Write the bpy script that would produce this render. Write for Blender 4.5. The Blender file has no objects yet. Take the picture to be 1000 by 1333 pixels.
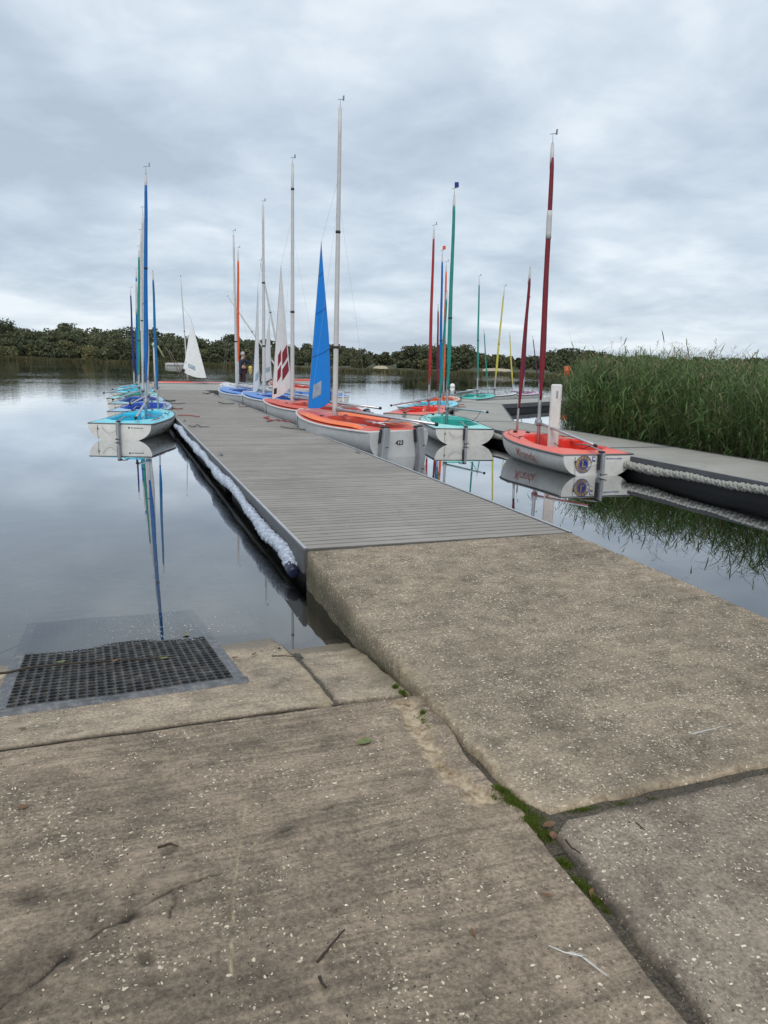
import bpy, math, random
import numpy as np
from mathutils import Vector, Matrix
random.seed(7); RNG = np.random.default_rng(7)
R_ = math.radians
S = bpy.context.scene
C = S.collection

# ------------------------------------------------------------------ camera
# world: +Y runs along the main jetty, water level is z = 0, the photographer stands near the origin
F = 965.0; W = 1000.0; H = 1333.0
YAW, PITCH, ROLL, CZ = R_(19.9), R_(11.45), R_(1.4), 1.8
fwd = Vector((math.sin(YAW)*math.cos(PITCH), math.cos(YAW)*math.cos(PITCH), -math.sin(PITCH)))
r0 = Vector((math.cos(YAW), -math.sin(YAW), 0)); u0 = r0.cross(fwd)
rgt = r0*math.cos(ROLL) + u0*math.sin(ROLL); upv = rgt.cross(fwd)
CAM = Vector((0, 0, CZ))
cd = bpy.data.cameras.new('camera'); co = bpy.data.objects.new('camera', cd); C.objects.link(co)
cd.sensor_fit = 'VERTICAL'; cd.sensor_height = 36.0; cd.lens = F/H*36.0
cd.clip_start = 0.05; cd.clip_end = 3000
co.matrix_world = Matrix(((rgt.x, upv.x, -fwd.x, 0), (rgt.y, upv.y, -fwd.y, 0), (rgt.z, upv.z, -fwd.z, CZ), (0, 0, 0, 1)))
S.camera = co

# ------------------------------------------------------------------ world, sun, exposure
SUN_EL, SUN_AZ = R_(48), R_(200)
w = bpy.data.worlds.new('World'); S.world = w; w.use_nodes = True
nt = w.node_tree; nt.nodes.clear()
def N(tree, typ, **kw):
    n = tree.nodes.new(typ)
    for k, v in kw.items():
        if k.startswith('i_'):
            key = k[2:]; key = int(key) if key.isdigit() else key.replace('_', ' ')
            n.inputs[key].default_value = v
        else: setattr(n, k, v)
    return n
def ramp(tree, stops, interp='LINEAR'):
    n = tree.nodes.new('ShaderNodeValToRGB'); e = n.color_ramp.elements; n.color_ramp.interpolation = interp
    while len(e) < len(stops): e.new(0.5)
    for el, (p, c) in zip(e, stops):
        el.position = p; el.color = (c[0], c[1], c[2], 1) if not isinstance(c, (int, float)) else (c, c, c, 1)
    return n
def math_(tree, op, a, b=None, clamp=False):
    n = tree.nodes.new('ShaderNodeMath'); n.operation = op; n.use_clamp = clamp
    for i, v in enumerate((a, b)):
        if v is None: continue
        if isinstance(v, (int, float)): n.inputs[i].default_value = v
        else: tree.links.new(v, n.inputs[i])
    return n.outputs[0]
def mixc(tree, fac, a, b, mode='MIX'):
    n = tree.nodes.new('ShaderNodeMix'); n.data_type = 'RGBA'; n.blend_type = mode
    for key, v in ((0, fac), (6, a), (7, b)):
        if isinstance(v, (int, float)): n.inputs[key].default_value = v
        elif isinstance(v, tuple): n.inputs[key].default_value = (v[0], v[1], v[2], 1)
        else: tree.links.new(v, n.inputs[key])
    return n.outputs[2]
def build_world():
    L = nt.links.new
    sky = N(nt, 'ShaderNodeTexSky', sky_type='NISHITA', sun_disc=False, sun_elevation=SUN_EL, sun_rotation=SUN_AZ)
    tc = N(nt, 'ShaderNodeTexCoord'); sx = N(nt, 'ShaderNodeSeparateXYZ'); L(tc.outputs['Generated'], sx.inputs[0])
    zz = math_(nt, 'MAXIMUM', sx.outputs[2], 0.0); den = math_(nt, 'ADD', zz, 0.20)
    px = math_(nt, 'DIVIDE', sx.outputs[0], den); py = math_(nt, 'DIVIDE', sx.outputs[1], den)
    cx = N(nt, 'ShaderNodeCombineXYZ'); L(px, cx.inputs[0]); L(py, cx.inputs[1]); cx.inputs[2].default_value = 3.7
    n1 = N(nt, 'ShaderNodeTexNoise', i_Scale=1.1, i_Detail=7.0, i_Roughness=0.5, i_Distortion=0.25); L(cx.outputs[0], n1.inputs['Vector'])
    mp = N(nt, 'ShaderNodeMapping'); mp.inputs['Location'].default_value = (4.1, 1.3, 9.0); L(cx.outputs[0], mp.inputs[0])
    n2 = N(nt, 'ShaderNodeTexNoise', i_Scale=3.4, i_Detail=6.0, i_Roughness=0.55, i_Distortion=0.3); L(mp.outputs[0], n2.inputs['Vector'])
    n3 = N(nt, 'ShaderNodeTexNoise', i_Scale=0.42, i_Detail=2.0); L(mp.outputs[0], n3.inputs['Vector'])
    v = math_(nt, 'ADD', math_(nt, 'ADD', math_(nt, 'MULTIPLY', n1.outputs[0], 0.54), math_(nt, 'MULTIPLY', n2.outputs[0], 0.30)), math_(nt, 'MULTIPLY', n3.outputs[0], 0.16))
    cr = ramp(nt, [(0.38, (3.6, 4.25, 5.05)), (0.455, (4.3, 5.0, 5.8)), (0.525, (5.2, 5.9, 6.6)), (0.60, (6.4, 6.95, 7.45))]); L(v, cr.inputs[0])
    # a thin share of the clear sky shows through the cloud deck
    col = mixc(nt, 0.94, sky.outputs[0], cr.outputs[0])
    bg = N(nt, 'ShaderNodeBackground', i_Strength=0.1); L(col, bg.inputs[0])
    out = N(nt, 'ShaderNodeOutputWorld'); L(bg.outputs[0], out.inputs[0])
build_world()
sd = bpy.data.lights.new('sun', 'SUN'); sd.energy = 1.4; sd.angle = R_(25); sd.color = (1.0, 0.95, 0.87)
so = bpy.data.objects.new('sun', sd); C.objects.link(so)
sdir = Vector((math.sin(SUN_AZ)*math.cos(SUN_EL), math.cos(SUN_AZ)*math.cos(SUN_EL), math.sin(SUN_EL)))
so.rotation_euler = sdir.to_track_quat('Z', 'Y').to_euler(); so.location = sdir*50
vs = S.view_settings; vs.view_transform = 'Standard'; vs.look = 'None'; vs.exposure = 0.42; vs.gamma = 1.0; vs.use_curve_mapping = False

# ------------------------------------------------------------------ small helpers
def ray(px, py): return fwd + rgt*((px-W/2)/F) - upv*((py-H/2)/F)
def un(px, py, z=0.0):
    d = ray(px, py); return CAM + d*((z-CZ)/d.z)
def at(px, py, D): return CAM + ray(px, py)*D
HF = Vector((math.sin(YAW), math.cos(YAW), 0))
def depth(p): return (Vector(p)-CAM).dot(HF)            # level distance ahead
def ath(px, py, D): r = ray(px, py); return CAM + r*(D/r.dot(HF))
def lerp(a, b, t): return a + (b-a)*t
def sstep(a, b, x):
    t = min(1, max(0, (x-a)/(b-a))); return t*t*(3-2*t)

class MB:                                   # collects shapes; build() links them as ONE mesh object
    def __init__(s): s.v = []; s.f = []; s.sm = []
    def add(s, vs, fs, smooth=False):
        o = len(s.v); s.v += [tuple(p) for p in vs]; s.f += [tuple(i+o for i in f) for f in fs]; s.sm += [smooth]*len(fs); return s
    def box(s, c, d, rz=0.0, bev=0.0):
        cx, cy, cz = c; hx, hy, hz = d[0]/2, d[1]/2, d[2]/2
        b = min(bev, hx*.9, hy*.9, hz*.9); vs = []
        if b <= 0:
            for z in (-hz, hz):
                for x, y in ((-hx, -hy), (hx, -hy), (hx, hy), (-hx, hy)): vs.append((x, y, z))
            fs = [(0,3,2,1),(4,5,6,7),(0,1,5,4),(1,2,6,5),(2,3,7,6),(3,0,4,7)]
        else:
            def ringz(z, i): return [(-hx+i,-hy,z),(hx-i,-hy,z),(hx,-hy+i,z),(hx,hy-i,z),(hx-i,hy,z),(-hx+i,hy,z),(-hx,hy-i,z),(-hx,-hy+i,z)]
            def inner(z): return [(-hx+b,-hy+b,z),(hx-b,-hy+b,z),(hx-b,-hy+b,z),(hx-b,hy-b,z),(hx-b,hy-b,z),(-hx+b,hy-b,z),(-hx+b,hy-b,z),(-hx+b,-hy+b,z)]
            q = b*.999
            vs = [(x*(hx-b)/hx if 0 else x, y, z) for x, y, z in ringz(-hz+b, q)] + ringz(hz-b, q)
            def sc(z):
                kx, ky = (hx-b)/hx, (hy-b)/hy; return [(x*kx, y*ky, z) for x, y, _ in ringz(z, q)]
            vs = sc(-hz) + vs + sc(hz)
            fs = [tuple(range(7, -1, -1)), tuple(range(24, 32))]
            for k in range(3):
                for i in range(8): j = (i+1) % 8; fs.append((k*8+i, k*8+j, k*8+8+j, k*8+8+i))
        c_, s_ = math.cos(rz), math.sin(rz)
        return s.add([(cx+x*c_-y*s_, cy+x*s_+y*c_, cz+z) for x, y, z in vs], fs)
    def tube(s, pts, r, n=8, cap=True, flat=1.0, closed=False, smooth=True):
        pts = [Vector(p) for p in pts]; m = len(pts)
        rs = r if isinstance(r, (list, tuple, np.ndarray)) else [r]*m
        vs = []; fs = []; prev = None
        for i, p in enumerate(pts):
            if closed: t = pts[(i+1) % m] - pts[i-1]
            else: t = pts[min(i+1, m-1)] - pts[max(i-1, 0)]
            if t.length < 1e-9: t = Vector((0, 0, 1))
            t.normalize()
            a = prev if prev is not None else (Vector((1, 0, 0)) if abs(t.x) < .8 else Vector((0, 1, 0)))
            u = (a - t*a.dot(t)); u.normalize(); v = t.cross(u); prev = u
            for k in range(n):
                an = 2*math.pi*k/n; vs.append(p + u*(rs[i]*math.cos(an)) + v*(rs[i]*flat*math.sin(an)))
        for i in range(m if closed else m-1):
            i2 = (i+1) % m
            for k in range(n): k2 = (k+1) % n; fs.append((i*n+k, i*n+k2, i2*n+k2, i2*n+k))
        if cap and not closed:
            fs.append(tuple(range(n-1, -1, -1))); fs.append(tuple(range((m-1)*n, m*n)))
        return s.add(vs, fs, smooth)
    def lathe(s, prof, c=(0, 0, 0), n=16):
        vs = []; fs = []
        for r, z in prof:
            for k in range(n): a = 2*math.pi*k/n; vs.append((c[0]+r*math.cos(a), c[1]+r*math.sin(a), c[2]+z))
        for i in range(len(prof)-1):
            for k in range(n): k2 = (k+1) % n; fs.append((i*n+k, i*n+k2, (i+1)*n+k2, (i+1)*n+k))
        return s.add(vs, fs, True)
    def ball(s, c, r, n=14, m=9, sz=1.0):
        return s.lathe([(max(1e-4, r*math.sin(math.pi*i/m)), -r*sz*math.cos(math.pi*i/m)) for i in range(m+1)], c, n)
    def mesh(s, name):
        me = bpy.data.meshes.new(name); me.from_pydata(s.v, [], s.f)
        me.polygons.foreach_set('use_smooth', s.sm); me.update(); return me
    def build(s, name, m, parent=None, loc=(0, 0, 0)):
        return obj(name, s.mesh(name), m, parent, loc)
def obj(name, me, m, parent=None, loc=(0, 0, 0)):
    o = bpy.data.objects.new(name, me); C.objects.link(o)
    if m is not None and not me.materials: me.materials.append(MAT[m] if isinstance(m, str) else m)
    if parent is not None: o.parent = parent
    o.location = loc; return o
def tag(o, label=None, cat=None, group=None, kind=None):
    if label: o['label'] = label
    if cat: o['category'] = cat
    if group: o['group'] = group
    if kind: o['kind'] = kind
    return o
def empty(name, loc, rz=0.0):
    o = bpy.data.objects.new(name, None); C.objects.link(o); o.location = loc; o.rotation_euler = (0, 0, rz); o.empty_display_size = 0.2; return o
def npmesh(name, V, Q, smooth=False):
    """fast mesh from numpy vertices and equal-size faces"""
    me = bpy.data.meshes.new(name); V = np.asarray(V, np.float32); Q = np.asarray(Q, np.int32); k = Q.shape[1]
    me.vertices.add(len(V)); me.vertices.foreach_set('co', V.ravel())
    me.loops.add(Q.size); me.loops.foreach_set('vertex_index', Q.ravel())
    me.polygons.add(len(Q)); me.polygons.foreach_set('loop_start', np.arange(0, Q.size, k, dtype=np.int32))
    me.polygons.foreach_set('use_smooth', np.full(len(Q), smooth)); me.update(calc_edges=True); return me
def vattr(me, name, vals):
    a = me.attributes.new(name, 'FLOAT', 'POINT'); a.data.foreach_set('value', np.asarray(vals, np.float32))
_lat = RNG.random((256, 256))
def vnoise(x, y):
    x = np.asarray(x, float); y = np.asarray(y, float)
    xi = np.floor(x).astype(int); yi = np.floor(y).astype(int); fx = x-xi; fy = y-yi
    fx = fx*fx*(3-2*fx); fy = fy*fy*(3-2*fy)
    g = lambda a, b: _lat[a % 256, b % 256]
    return (g(xi, yi)*(1-fx)+g(xi+1, yi)*fx)*(1-fy)+(g(xi, yi+1)*(1-fx)+g(xi+1, yi+1)*fx)*fy
def fbm(x, y, o=4):
    s = 0; a = 1; t = 0
    for k in range(o): s = s + a*vnoise(x*2**k+17*k, y*2**k+31*k); t += a; a *= .5
    return s/t
def polydist(px, py, pts):
    d = np.full(np.shape(px), 1e9)
    for (ax, ay), (bx, by) in zip(pts[:-1], pts[1:]):
        vx, vy = bx-ax, by-ay; t = np.clip(((px-ax)*vx+(py-ay)*vy)/(vx*vx+vy*vy), 0, 1)
        d = np.minimum(d, np.hypot(px-ax-t*vx, py-ay-t*vy))
    return d

# ------------------------------------------------------------------ materials
MAT = {}
def newmat(name):
    m = bpy.data.materials.new(name); m.use_nodes = True; t = m.node_tree
    b = t.nodes['Principled BSDF']; MAT[name] = m; return m, t, b
def simple(name, col, rough=0.5, metal=0.0, var=0.10, scale=6.0, bump=0.0, bscale=60.0, spec=0.5, dirt=None, dirt_amt=0.0, sss=0.0):
    m, t, b = newmat(name); L = t.links.new
    tc = N(t, 'ShaderNodeTexCoord'); oi = N(t, 'ShaderNodeObjectInfo')
    off = N(t, 'ShaderNodeVectorMath', operation='SCALE'); off.inputs[0].default_value = (13.1, 7.7, 3.3); L(oi.outputs['Random'], off.inputs['Scale'])
    ad = N(t, 'ShaderNodeVectorMath', operation='ADD'); L(tc.outputs['Object'], ad.inputs[0]); L(off.outputs[0], ad.inputs[1])
    n = N(t, 'ShaderNodeTexNoise', i_Scale=scale, i_Detail=5.0, i_Roughness=0.6); L(ad.outputs[0], n.inputs['Vector'])
    k = ramp(t, [(0.25, tuple(c*(1-var*1.6) for c in col)), (0.75, tuple(min(1, c*(1+var)) for c in col))]); L(n.outputs[0], k.inputs[0])
    out = k.outputs[0]
    if dirt:
        n2 = N(t, 'ShaderNodeTexNoise', i_Scale=scale*2.3, i_Detail=7.0, i_Roughness=0.7); L(ad.outputs[0], n2.inputs['Vector'])
        d = ramp(t, [(0.46, 0.0), (0.72, dirt_amt)]); L(n2.outputs[0], d.inputs[0]); out = mixc(t, d.outputs[0], out, dirt)
    L(out, b.inputs['Base Color']); b.inputs['Metallic'].default_value = metal; b.inputs['Specular IOR Level'].default_value = spec
    rr = ramp(t, [(0.3, max(0.02, rough-.08)), (0.7, min(1, rough+.1))]); L(n.outputs[0], rr.inputs[0]); L(rr.outputs[0], b.inputs['Roughness'])
    if bump:
        nb = N(t, 'ShaderNodeTexNoise', i_Scale=bscale, i_Detail=4.0); L(ad.outputs[0], nb.inputs['Vector'])
        bp = N(t, 'ShaderNodeBump', i_Strength=bump, i_Distance=0.01); L(nb.outputs[0], bp.inputs['Height']); L(bp.outputs[0], b.inputs['Normal'])
    return m
def c8(r, g, b):                             # sRGB 8 bit -> linear
    f = lambda v: ((v/255+0.055)/1.055)**2.4 if v > 10 else v/255/12.92
    return (f(r), f(g), f(b))
simple('gelcoat', (0.62, 0.62, 0.60), 0.32, var=.05, scale=2.5, dirt=(0.36, 0.33, 0.26), dirt_amt=.38)
simple('gelcoat_grey', (0.50, 0.51, 0.52), 0.35, var=.05, scale=2.5, dirt=(0.3, 0.28, 0.24), dirt_amt=.3)
simple('rubber_grey', (0.11, 0.115, 0.12), 0.6, var=.15)
simple('white_rub', (0.55, 0.55, 0.54), 0.5, var=.08)
simple('alu', (0.55, 0.56, 0.58), 0.38, metal=.85, var=.08, scale=14)
simple('alu_dull', (0.30, 0.315, 0.335), 0.5, metal=.35, var=.1, scale=9)
simple('mast_white', (0.50, 0.50, 0.50), 0.5, var=.08, scale=9, bump=.2, bscale=40)
simple('black', (0.018, 0.018, 0.02), 0.55, var=.2)
simple('rope_dark', (0.03, 0.03, 0.035), 0.8)
simple('rope_red', (0.33, 0.045, 0.035), 0.8)
simple('rope_pale', (0.45, 0.45, 0.43), 0.8)
simple('rope_green', (0.03, 0.06, 0.045), 0.8)
simple('rope_white', (0.52, 0.58, 0.68), 0.75, var=.1, scale=20, bump=.8, bscale=220, dirt=(0.36, 0.42, 0.52), dirt_amt=.5)
simple('rope_worn', (0.36, 0.36, 0.33), 0.8, var=.12, scale=20, bump=.8, bscale=220, dirt=(0.25, 0.23, 0.17), dirt_amt=.5)
simple('rope_shade', (0.38, 0.44, 0.54), 0.75, var=.2, scale=20, bump=.8, bscale=220)
simple('navy_plastic', (0.006, 0.010, 0.035), 0.4)
simple('jib_window', (0.33, 0.40, 0.47), 0.25, var=.2)
simple('sailcloth_white', (0.66, 0.67, 0.68), 0.65, var=.05, scale=5, bump=.15, bscale=18)
simple('sailcloth_blue', (0.0, 0.22, 0.72), 0.6, var=.06, scale=4, bump=.15, bscale=18)
simple('sail_darkred', (0.22, 0.008, 0.022), 0.6)
simple('gold', (0.42, 0.29, 0.10), 0.45, var=.15)
simple('print_blue', (0.012, 0.03, 0.22), 0.5)
simple('print_red', (0.45, 0.16, 0.14), 0.5)
simple('print_black', (0.02, 0.02, 0.025), 0.5)
simple('seam', (0.0, 0.07, 0.34), 0.6)
simple('sandbar', (0.42, 0.35, 0.24), 0.9)
simple('bark', (0.06, 0.045, 0.03), 0.9, var=.3)
simple('twig', (0.045, 0.032, 0.022), 0.85, var=.3, scale=40, bump=.5, bscale=120)
simple('leaf_brown', (0.16, 0.085, 0.04), 0.7, var=.3, scale=60)
simple('leaf_green', (0.15, 0.17, 0.06), 0.7, var=.25, scale=60)
simple('feather', (0.62, 0.61, 0.57), 0.8, var=.1)
simple('float_black', (0.012, 0.012, 0.014), 0.6, var=.3)
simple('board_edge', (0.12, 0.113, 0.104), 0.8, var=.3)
simple('fascia', (0.075, 0.08, 0.09), 0.6, var=.18, scale=3, bump=.2, bscale=40, dirt=(0.14, 0.13, 0.12), dirt_amt=.4)
simple('trim_pale', (0.36, 0.37, 0.38), 0.5, var=.15, scale=5)
simple('person_skin', (0.42, 0.26, 0.19), 0.6); simple('hair_grey', (0.42, 0.39, 0.36), 0.8, var=.2, scale=30)
simple('jacket_navy', (0.012, 0.016, 0.035), 0.8); simple('trouser_maroon', (0.035, 0.012, 0.018), 0.8)
simple('buoy_white', (0.72, 0.72, 0.70), 0.4); simple('buoy_orange', (0.72, 0.09, 0.015), 0.5); simple('buoy_yellow', (0.55, 0.40, 0.10), 0.5)
simple('wood_post', (0.17, 0.12, 0.075), 0.85, var=.25, scale=9, bump=.4)
simple('wood_dark', (0.06, 0.055, 0.05), 0.85, var=.25, scale=9, bump=.4)
simple('hi_vis', (0.42, 0.42, 0.22), 0.7)
simple('brown_cord', (0.13, 0.10, 0.08), 0.8)
PAL = {  # deck tint, cockpit tint
 'sky': (c8(120,205,220), c8(28,170,205)), 'royal': (c8(150,185,215), c8(15,70,175)), 'navy': (c8(150,185,205), c8(25,72,150)),
 'teal': (c8(150,215,210), c8(45,160,150)), 'cyan': (c8(120,205,225), c8(80,190,215)), 'blue': (c8(75,130,205), c8(60,110,190)),
 'salmon': (c8(225,110,95), c8(215,50,35)), 'orange': (c8(238,118,62), c8(200,72,32)), 'coral': (c8(205,84,68), c8(178,56,38)), 'periwinkle': (c8(90,138,205), c8(30,66,140)),
 'white': (c8(195,198,202), c8(165,170,178)), 'lilac': (c8(190,165,185), c8(130,95,130)), 'peach': (c8(225,170,150), c8(215,95,55)), 'tealgreen': (c8(70,190,180), c8(40,150,142))}
for k, (a, b_) in PAL.items():
    simple('deck_'+k, a, 0.42, var=.07, scale=4, dirt=tuple(x*.6 for x in a), dirt_amt=.25); simple('cockpit_'+k, b_, 0.4, var=.08, scale=4)
for k, a in dict(blue=(0, .12, .40), navy=(.012, .022, .15), teal=(.015, .235, .20), red=(.34, .018, .022), crimson=(.17, .010, .022), orange=(.68, .11, .03),
                 yellow=(.55, .50, .08), purple=(.09, .012, .075), grey=(.42, .42, .42), midblue=(0, .14, .36)).items():
    simple('furl_'+k, a, 0.7, var=.12, scale=7, bump=.5, bscale=25)

def concrete(name, base, chips=0.5, streak=0.0, wet=True):
    m, t, b = newmat(name); L = t.links.new
    tc = N(t, 'ShaderNodeTexCoord'); P = tc.outputs['Object']
    def noise(sc, det=6.0, ro=.6, vec=P, dist=0.0):
        n = N(t, 'ShaderNodeTexNoise', i_Scale=sc, i_Detail=det, i_Roughness=ro, i_Distortion=dist); L(vec, n.inputs['Vector']); return n.outputs[0]
    big = noise(1.3, 5, .55, dist=.6); mid = noise(7, 7, .68); fine = noise(70, 4, .7)
    c = ramp(t, [(0.28, tuple(x*.68 for x in base)), (0.5, base), (0.74, tuple(x*1.25 for x in base))]); L(big, c.inputs[0])
    c2 = ramp(t, [(0.32, 0.62), (0.52, 1.0), (0.72, 1.26)]); L(mid, c2.inputs[0]); col = mixc(t, 1.0, c.outputs[0], c2.outputs[0], 'MULTIPLY')
    c3 = ramp(t, [(0.34, 0.60), (0.68, 1.38)]); L(fine, c3.inputs[0]); col = mixc(t, 1.0, col, c3.outputs[0], 'MULTIPLY')
    # pale scoured patches
    pl = ramp(t, [(0.56, 0.0), (0.68, 0.6)]); L(noise(2.1, 6, .7, dist=1.2), pl.inputs[0]); col = mixc(t, pl.outputs[0], col, tuple(min(1, x*1.55) for x in base))
    mps = N(t, 'ShaderNodeMapping'); mps.inputs['Scale'].default_value = (1.6, 34, 1); mps.inputs['Rotation'].default_value = (0, 0, R_(7)); L(P, mps.inputs[0])
    st = noise(1.0, 5, .6, mps.outputs[0])
    if streak:
        s2 = ramp(t, [(0.38, 1-streak), (0.55, 1.0)]); L(st, s2.inputs[0]); col = mixc(t, 1.0, col, s2.outputs[0], 'MULTIPLY')
    # dark stains
    dk = ramp(t, [(0.62, 0.0), (0.76, 0.5)]); L(noise(1.7, 7, .62, dist=.8), dk.inputs[0]); col = mixc(t, dk.outputs[0], col, tuple(x*.36 for x in base))
    # exposed aggregate: pale chips of uneven size
    wob = N(t, 'ShaderNodeTexNoise', i_Scale=55.0, i_Detail=2.0); L(P, wob.inputs['Vector'])
    wv = N(t, 'ShaderNodeVectorMath', operation='MULTIPLY_ADD'); L(wob.outputs['Color'], wv.inputs[0]); wv.inputs[1].default_value = (.016, .016, .016); L(P, wv.inputs[2])
    hts = None
    dens = noise(2.6, 4, .6)
    for li, (sc, thr, keep, cc, ms, rot) in enumerate(((46, .42, 1-.21*chips, (0.74, 0.65, 0.50), (1, 1.7, 1), .5), (64, .46, 1-.26*chips, (0.70, 0.61, 0.46), (1.9, 1, 1), .9), (100, .46, 1-.16*chips, (0.60, 0.52, 0.40), (1, 1.3, 1), 2.1),
                                                 (200, .40, 1-.08*chips, (0.46, 0.40, 0.32), (1, 1, 1), 0), (85, .40, .86, (0.05, 0.042, 0.034), (1.4, 1, 1), .3))):
        mpv = N(t, 'ShaderNodeMapping'); mpv.inputs['Scale'].default_value = ms; mpv.inputs['Rotation'].default_value = (0, 0, rot); L(wv.outputs[0], mpv.inputs[0])
        v = N(t, 'ShaderNodeTexVoronoi', i_Scale=float(sc), i_Randomness=1.0); L(mpv.outputs[0], v.inputs['Vector'])
        sp = N(t, 'ShaderNodeSeparateColor'); L(v.outputs['Color'], sp.inputs[0])
        lim = math_(t, 'MULTIPLY', math_(t, 'POWER', sp.outputs[1], 1.4), thr)
        k1 = math_(t, 'LESS_THAN', v.outputs['Distance'], lim)
        sel = math_(t, 'ADD', sp.outputs[0], math_(t, 'MULTIPLY', math_(t, 'SUBTRACT', dens, .5), 1.1))
        k = math_(t, 'MULTIPLY', k1, math_(t, 'GREATER_THAN', sel, keep))
        tone = mixc(t, sp.outputs[2], tuple(x*.62 for x in cc), tuple(min(1, x*1.12) for x in cc))
        col = mixc(t, math_(t, 'MULTIPLY', k, .9), col, tone)
        if li == 1: hts = k
    a1 = N(t, 'ShaderNodeAttribute', attribute_name='dirt'); col = mixc(t, a1.outputs['Fac'], col, (0.028, 0.023, 0.017))
    a2 = N(t, 'ShaderNodeAttribute', attribute_name='spall'); sp2 = ramp(t, [(0.34, (0.15, 0.095, 0.045)), (0.58, (0.48, 0.39, 0.27))]); L(noise(18, 6, .7), sp2.inputs[0]); col = mixc(t, a2.outputs['Fac'], col, sp2.outputs[0])
    a3 = N(t, 'ShaderNodeAttribute', attribute_name='silt'); sl = ramp(t, [(0.3, (0.36, 0.335, 0.29)), (0.7, (0.47, 0.44, 0.39))]); L(mid, sl.inputs[0]); col = mixc(t, a3.outputs['Fac'], col, sl.outputs[0])
    a6 = N(t, 'ShaderNodeAttribute', attribute_name='wet'); col = mixc(t, math_(t, 'MULTIPLY', a6.outputs['Fac'], .8), col, tuple(x*.42 for x in base))
    a4 = N(t, 'ShaderNodeAttribute', attribute_name='algae'); col = mixc(t, math_(t, 'MULTIPLY', a4.outputs['Fac'], mid), col, (0.05, 0.055, 0.022))
    L(col, b.inputs['Base Color']); b.inputs['Specular IOR Level'].default_value = .3
    a5 = N(t, 'ShaderNodeAttribute', attribute_name='wet')
    rr = N(t, 'ShaderNodeMapRange'); rr.inputs['To Min'].default_value = .9; rr.inputs['To Max'].default_value = .35; L(a5.outputs['Fac'], rr.inputs['Value']); L(rr.outputs[0], b.inputs['Roughness'])
    hb = math_(t, 'ADD', math_(t, 'ADD', math_(t, 'MULTIPLY', fine, .5), math_(t, 'MULTIPLY', mid, .6)), math_(t, 'ADD', math_(t, 'MULTIPLY', hts, .22), math_(t, 'MULTIPLY', st, .35 if streak else .1)))
    bp = N(t, 'ShaderNodeBump', i_Strength=0.75, i_Distance=0.008); L(hb, bp.inputs['Height']); L(bp.outputs[0], b.inputs['Normal'])
concrete('concrete_slip', (0.262, 0.207, 0.152), .40, .28)
concrete('concrete_low', (0.35, 0.285, 0.21), .5, .12)
concrete('concrete_ramp', (0.262, 0.212, 0.156), 1.45, .12)
concrete('concrete_near', (0.25, 0.206, 0.158), 1.2, .0)

def deckmat(name, base, pitch=None, axis=1):
    m, t, b = newmat(name); L = t.links.new
    tc = N(t, 'ShaderNodeTexCoord'); oi = N(t, 'ShaderNodeObjectInfo'); geo = N(t, 'ShaderNodeNewGeometry')
    P = geo.outputs['Position']
    mp = N(t, 'ShaderNodeMapping'); mp.inputs['Scale'].default_value = (3, 90, 10); L(P, mp.inputs[0])
    n = N(t, 'ShaderNodeTexNoise', i_Scale=1.0, i_Detail=5.0, i_Roughness=.6); L(mp.outputs[0], n.inputs['Vector'])
    n2 = N(t, 'ShaderNodeTexNoise', i_Scale=.9, i_Detail=5.0, i_Roughness=.6); L(P, n2.inputs['Vector'])
    c = ramp(t, [(0.3, tuple(x*.88 for x in base)), (0.7, tuple(x*1.12 for x in base))]); L(n.outputs[0], c.inputs[0])
    c2 = ramp(t, [(0.3, .84), (0.7, 1.16)]); L(n2.outputs[0], c2.inputs[0]); col = mixc(t, 1.0, c.outputs[0], c2.outputs[0], 'MULTIPLY')
    rnd = ramp(t, [(0, .94), (1, 1.06)]); L(oi.outputs['Random'], rnd.inputs[0]); col = mixc(t, 1.0, col, rnd.outputs[0], 'MULTIPLY')
    vr = N(t, 'ShaderNodeTexVoronoi', i_Scale=5.0); L(P, vr.inputs['Vector']); vs_ = N(t, 'ShaderNodeSeparateColor'); L(vr.outputs['Color'], vs_.inputs[0])
    sp = math_(t, 'MULTIPLY', math_(t, 'LESS_THAN', vr.outputs['Distance'], math_(t, 'MULTIPLY', vs_.outputs[1], .07)), math_(t, 'GREATER_THAN', vs_.outputs[0], .6))
    col = mixc(t, math_(t, 'MULTIPLY', sp, .6), col, (.45, .45, .42))
    n4 = N(t, 'ShaderNodeTexNoise', i_Scale=2.2, i_Detail=8.0, i_Roughness=.72, i_Distortion=1.0); L(P, n4.inputs['Vector'])
    wn = ramp(t, [(0.56, 0.0), (0.70, .55)]); L(n4.outputs[0], wn.inputs[0]); col = mixc(t, wn.outputs[0], col, tuple(x*.55 for x in base))
    wl = ramp(t, [(0.30, .5), (0.42, 0.0)]); L(n4.outputs[0], wl.inputs[0]); col = mixc(t, wl.outputs[0], col, tuple(x*1.45 for x in base))
    L(col, b.inputs['Base Color']); b.inputs['Roughness'].default_value = .62; b.inputs['Specular IOR Level'].default_value = .35
    bp = N(t, 'ShaderNodeBump', i_Strength=.5, i_Distance=.003); L(n.outputs[0], bp.inputs['Height']); L(bp.outputs[0], b.inputs['Normal'])
deckmat('deck_board', (0.268, 0.252, 0.235))
deckmat('finger_deck', (0.31, 0.30, 0.27))

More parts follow.
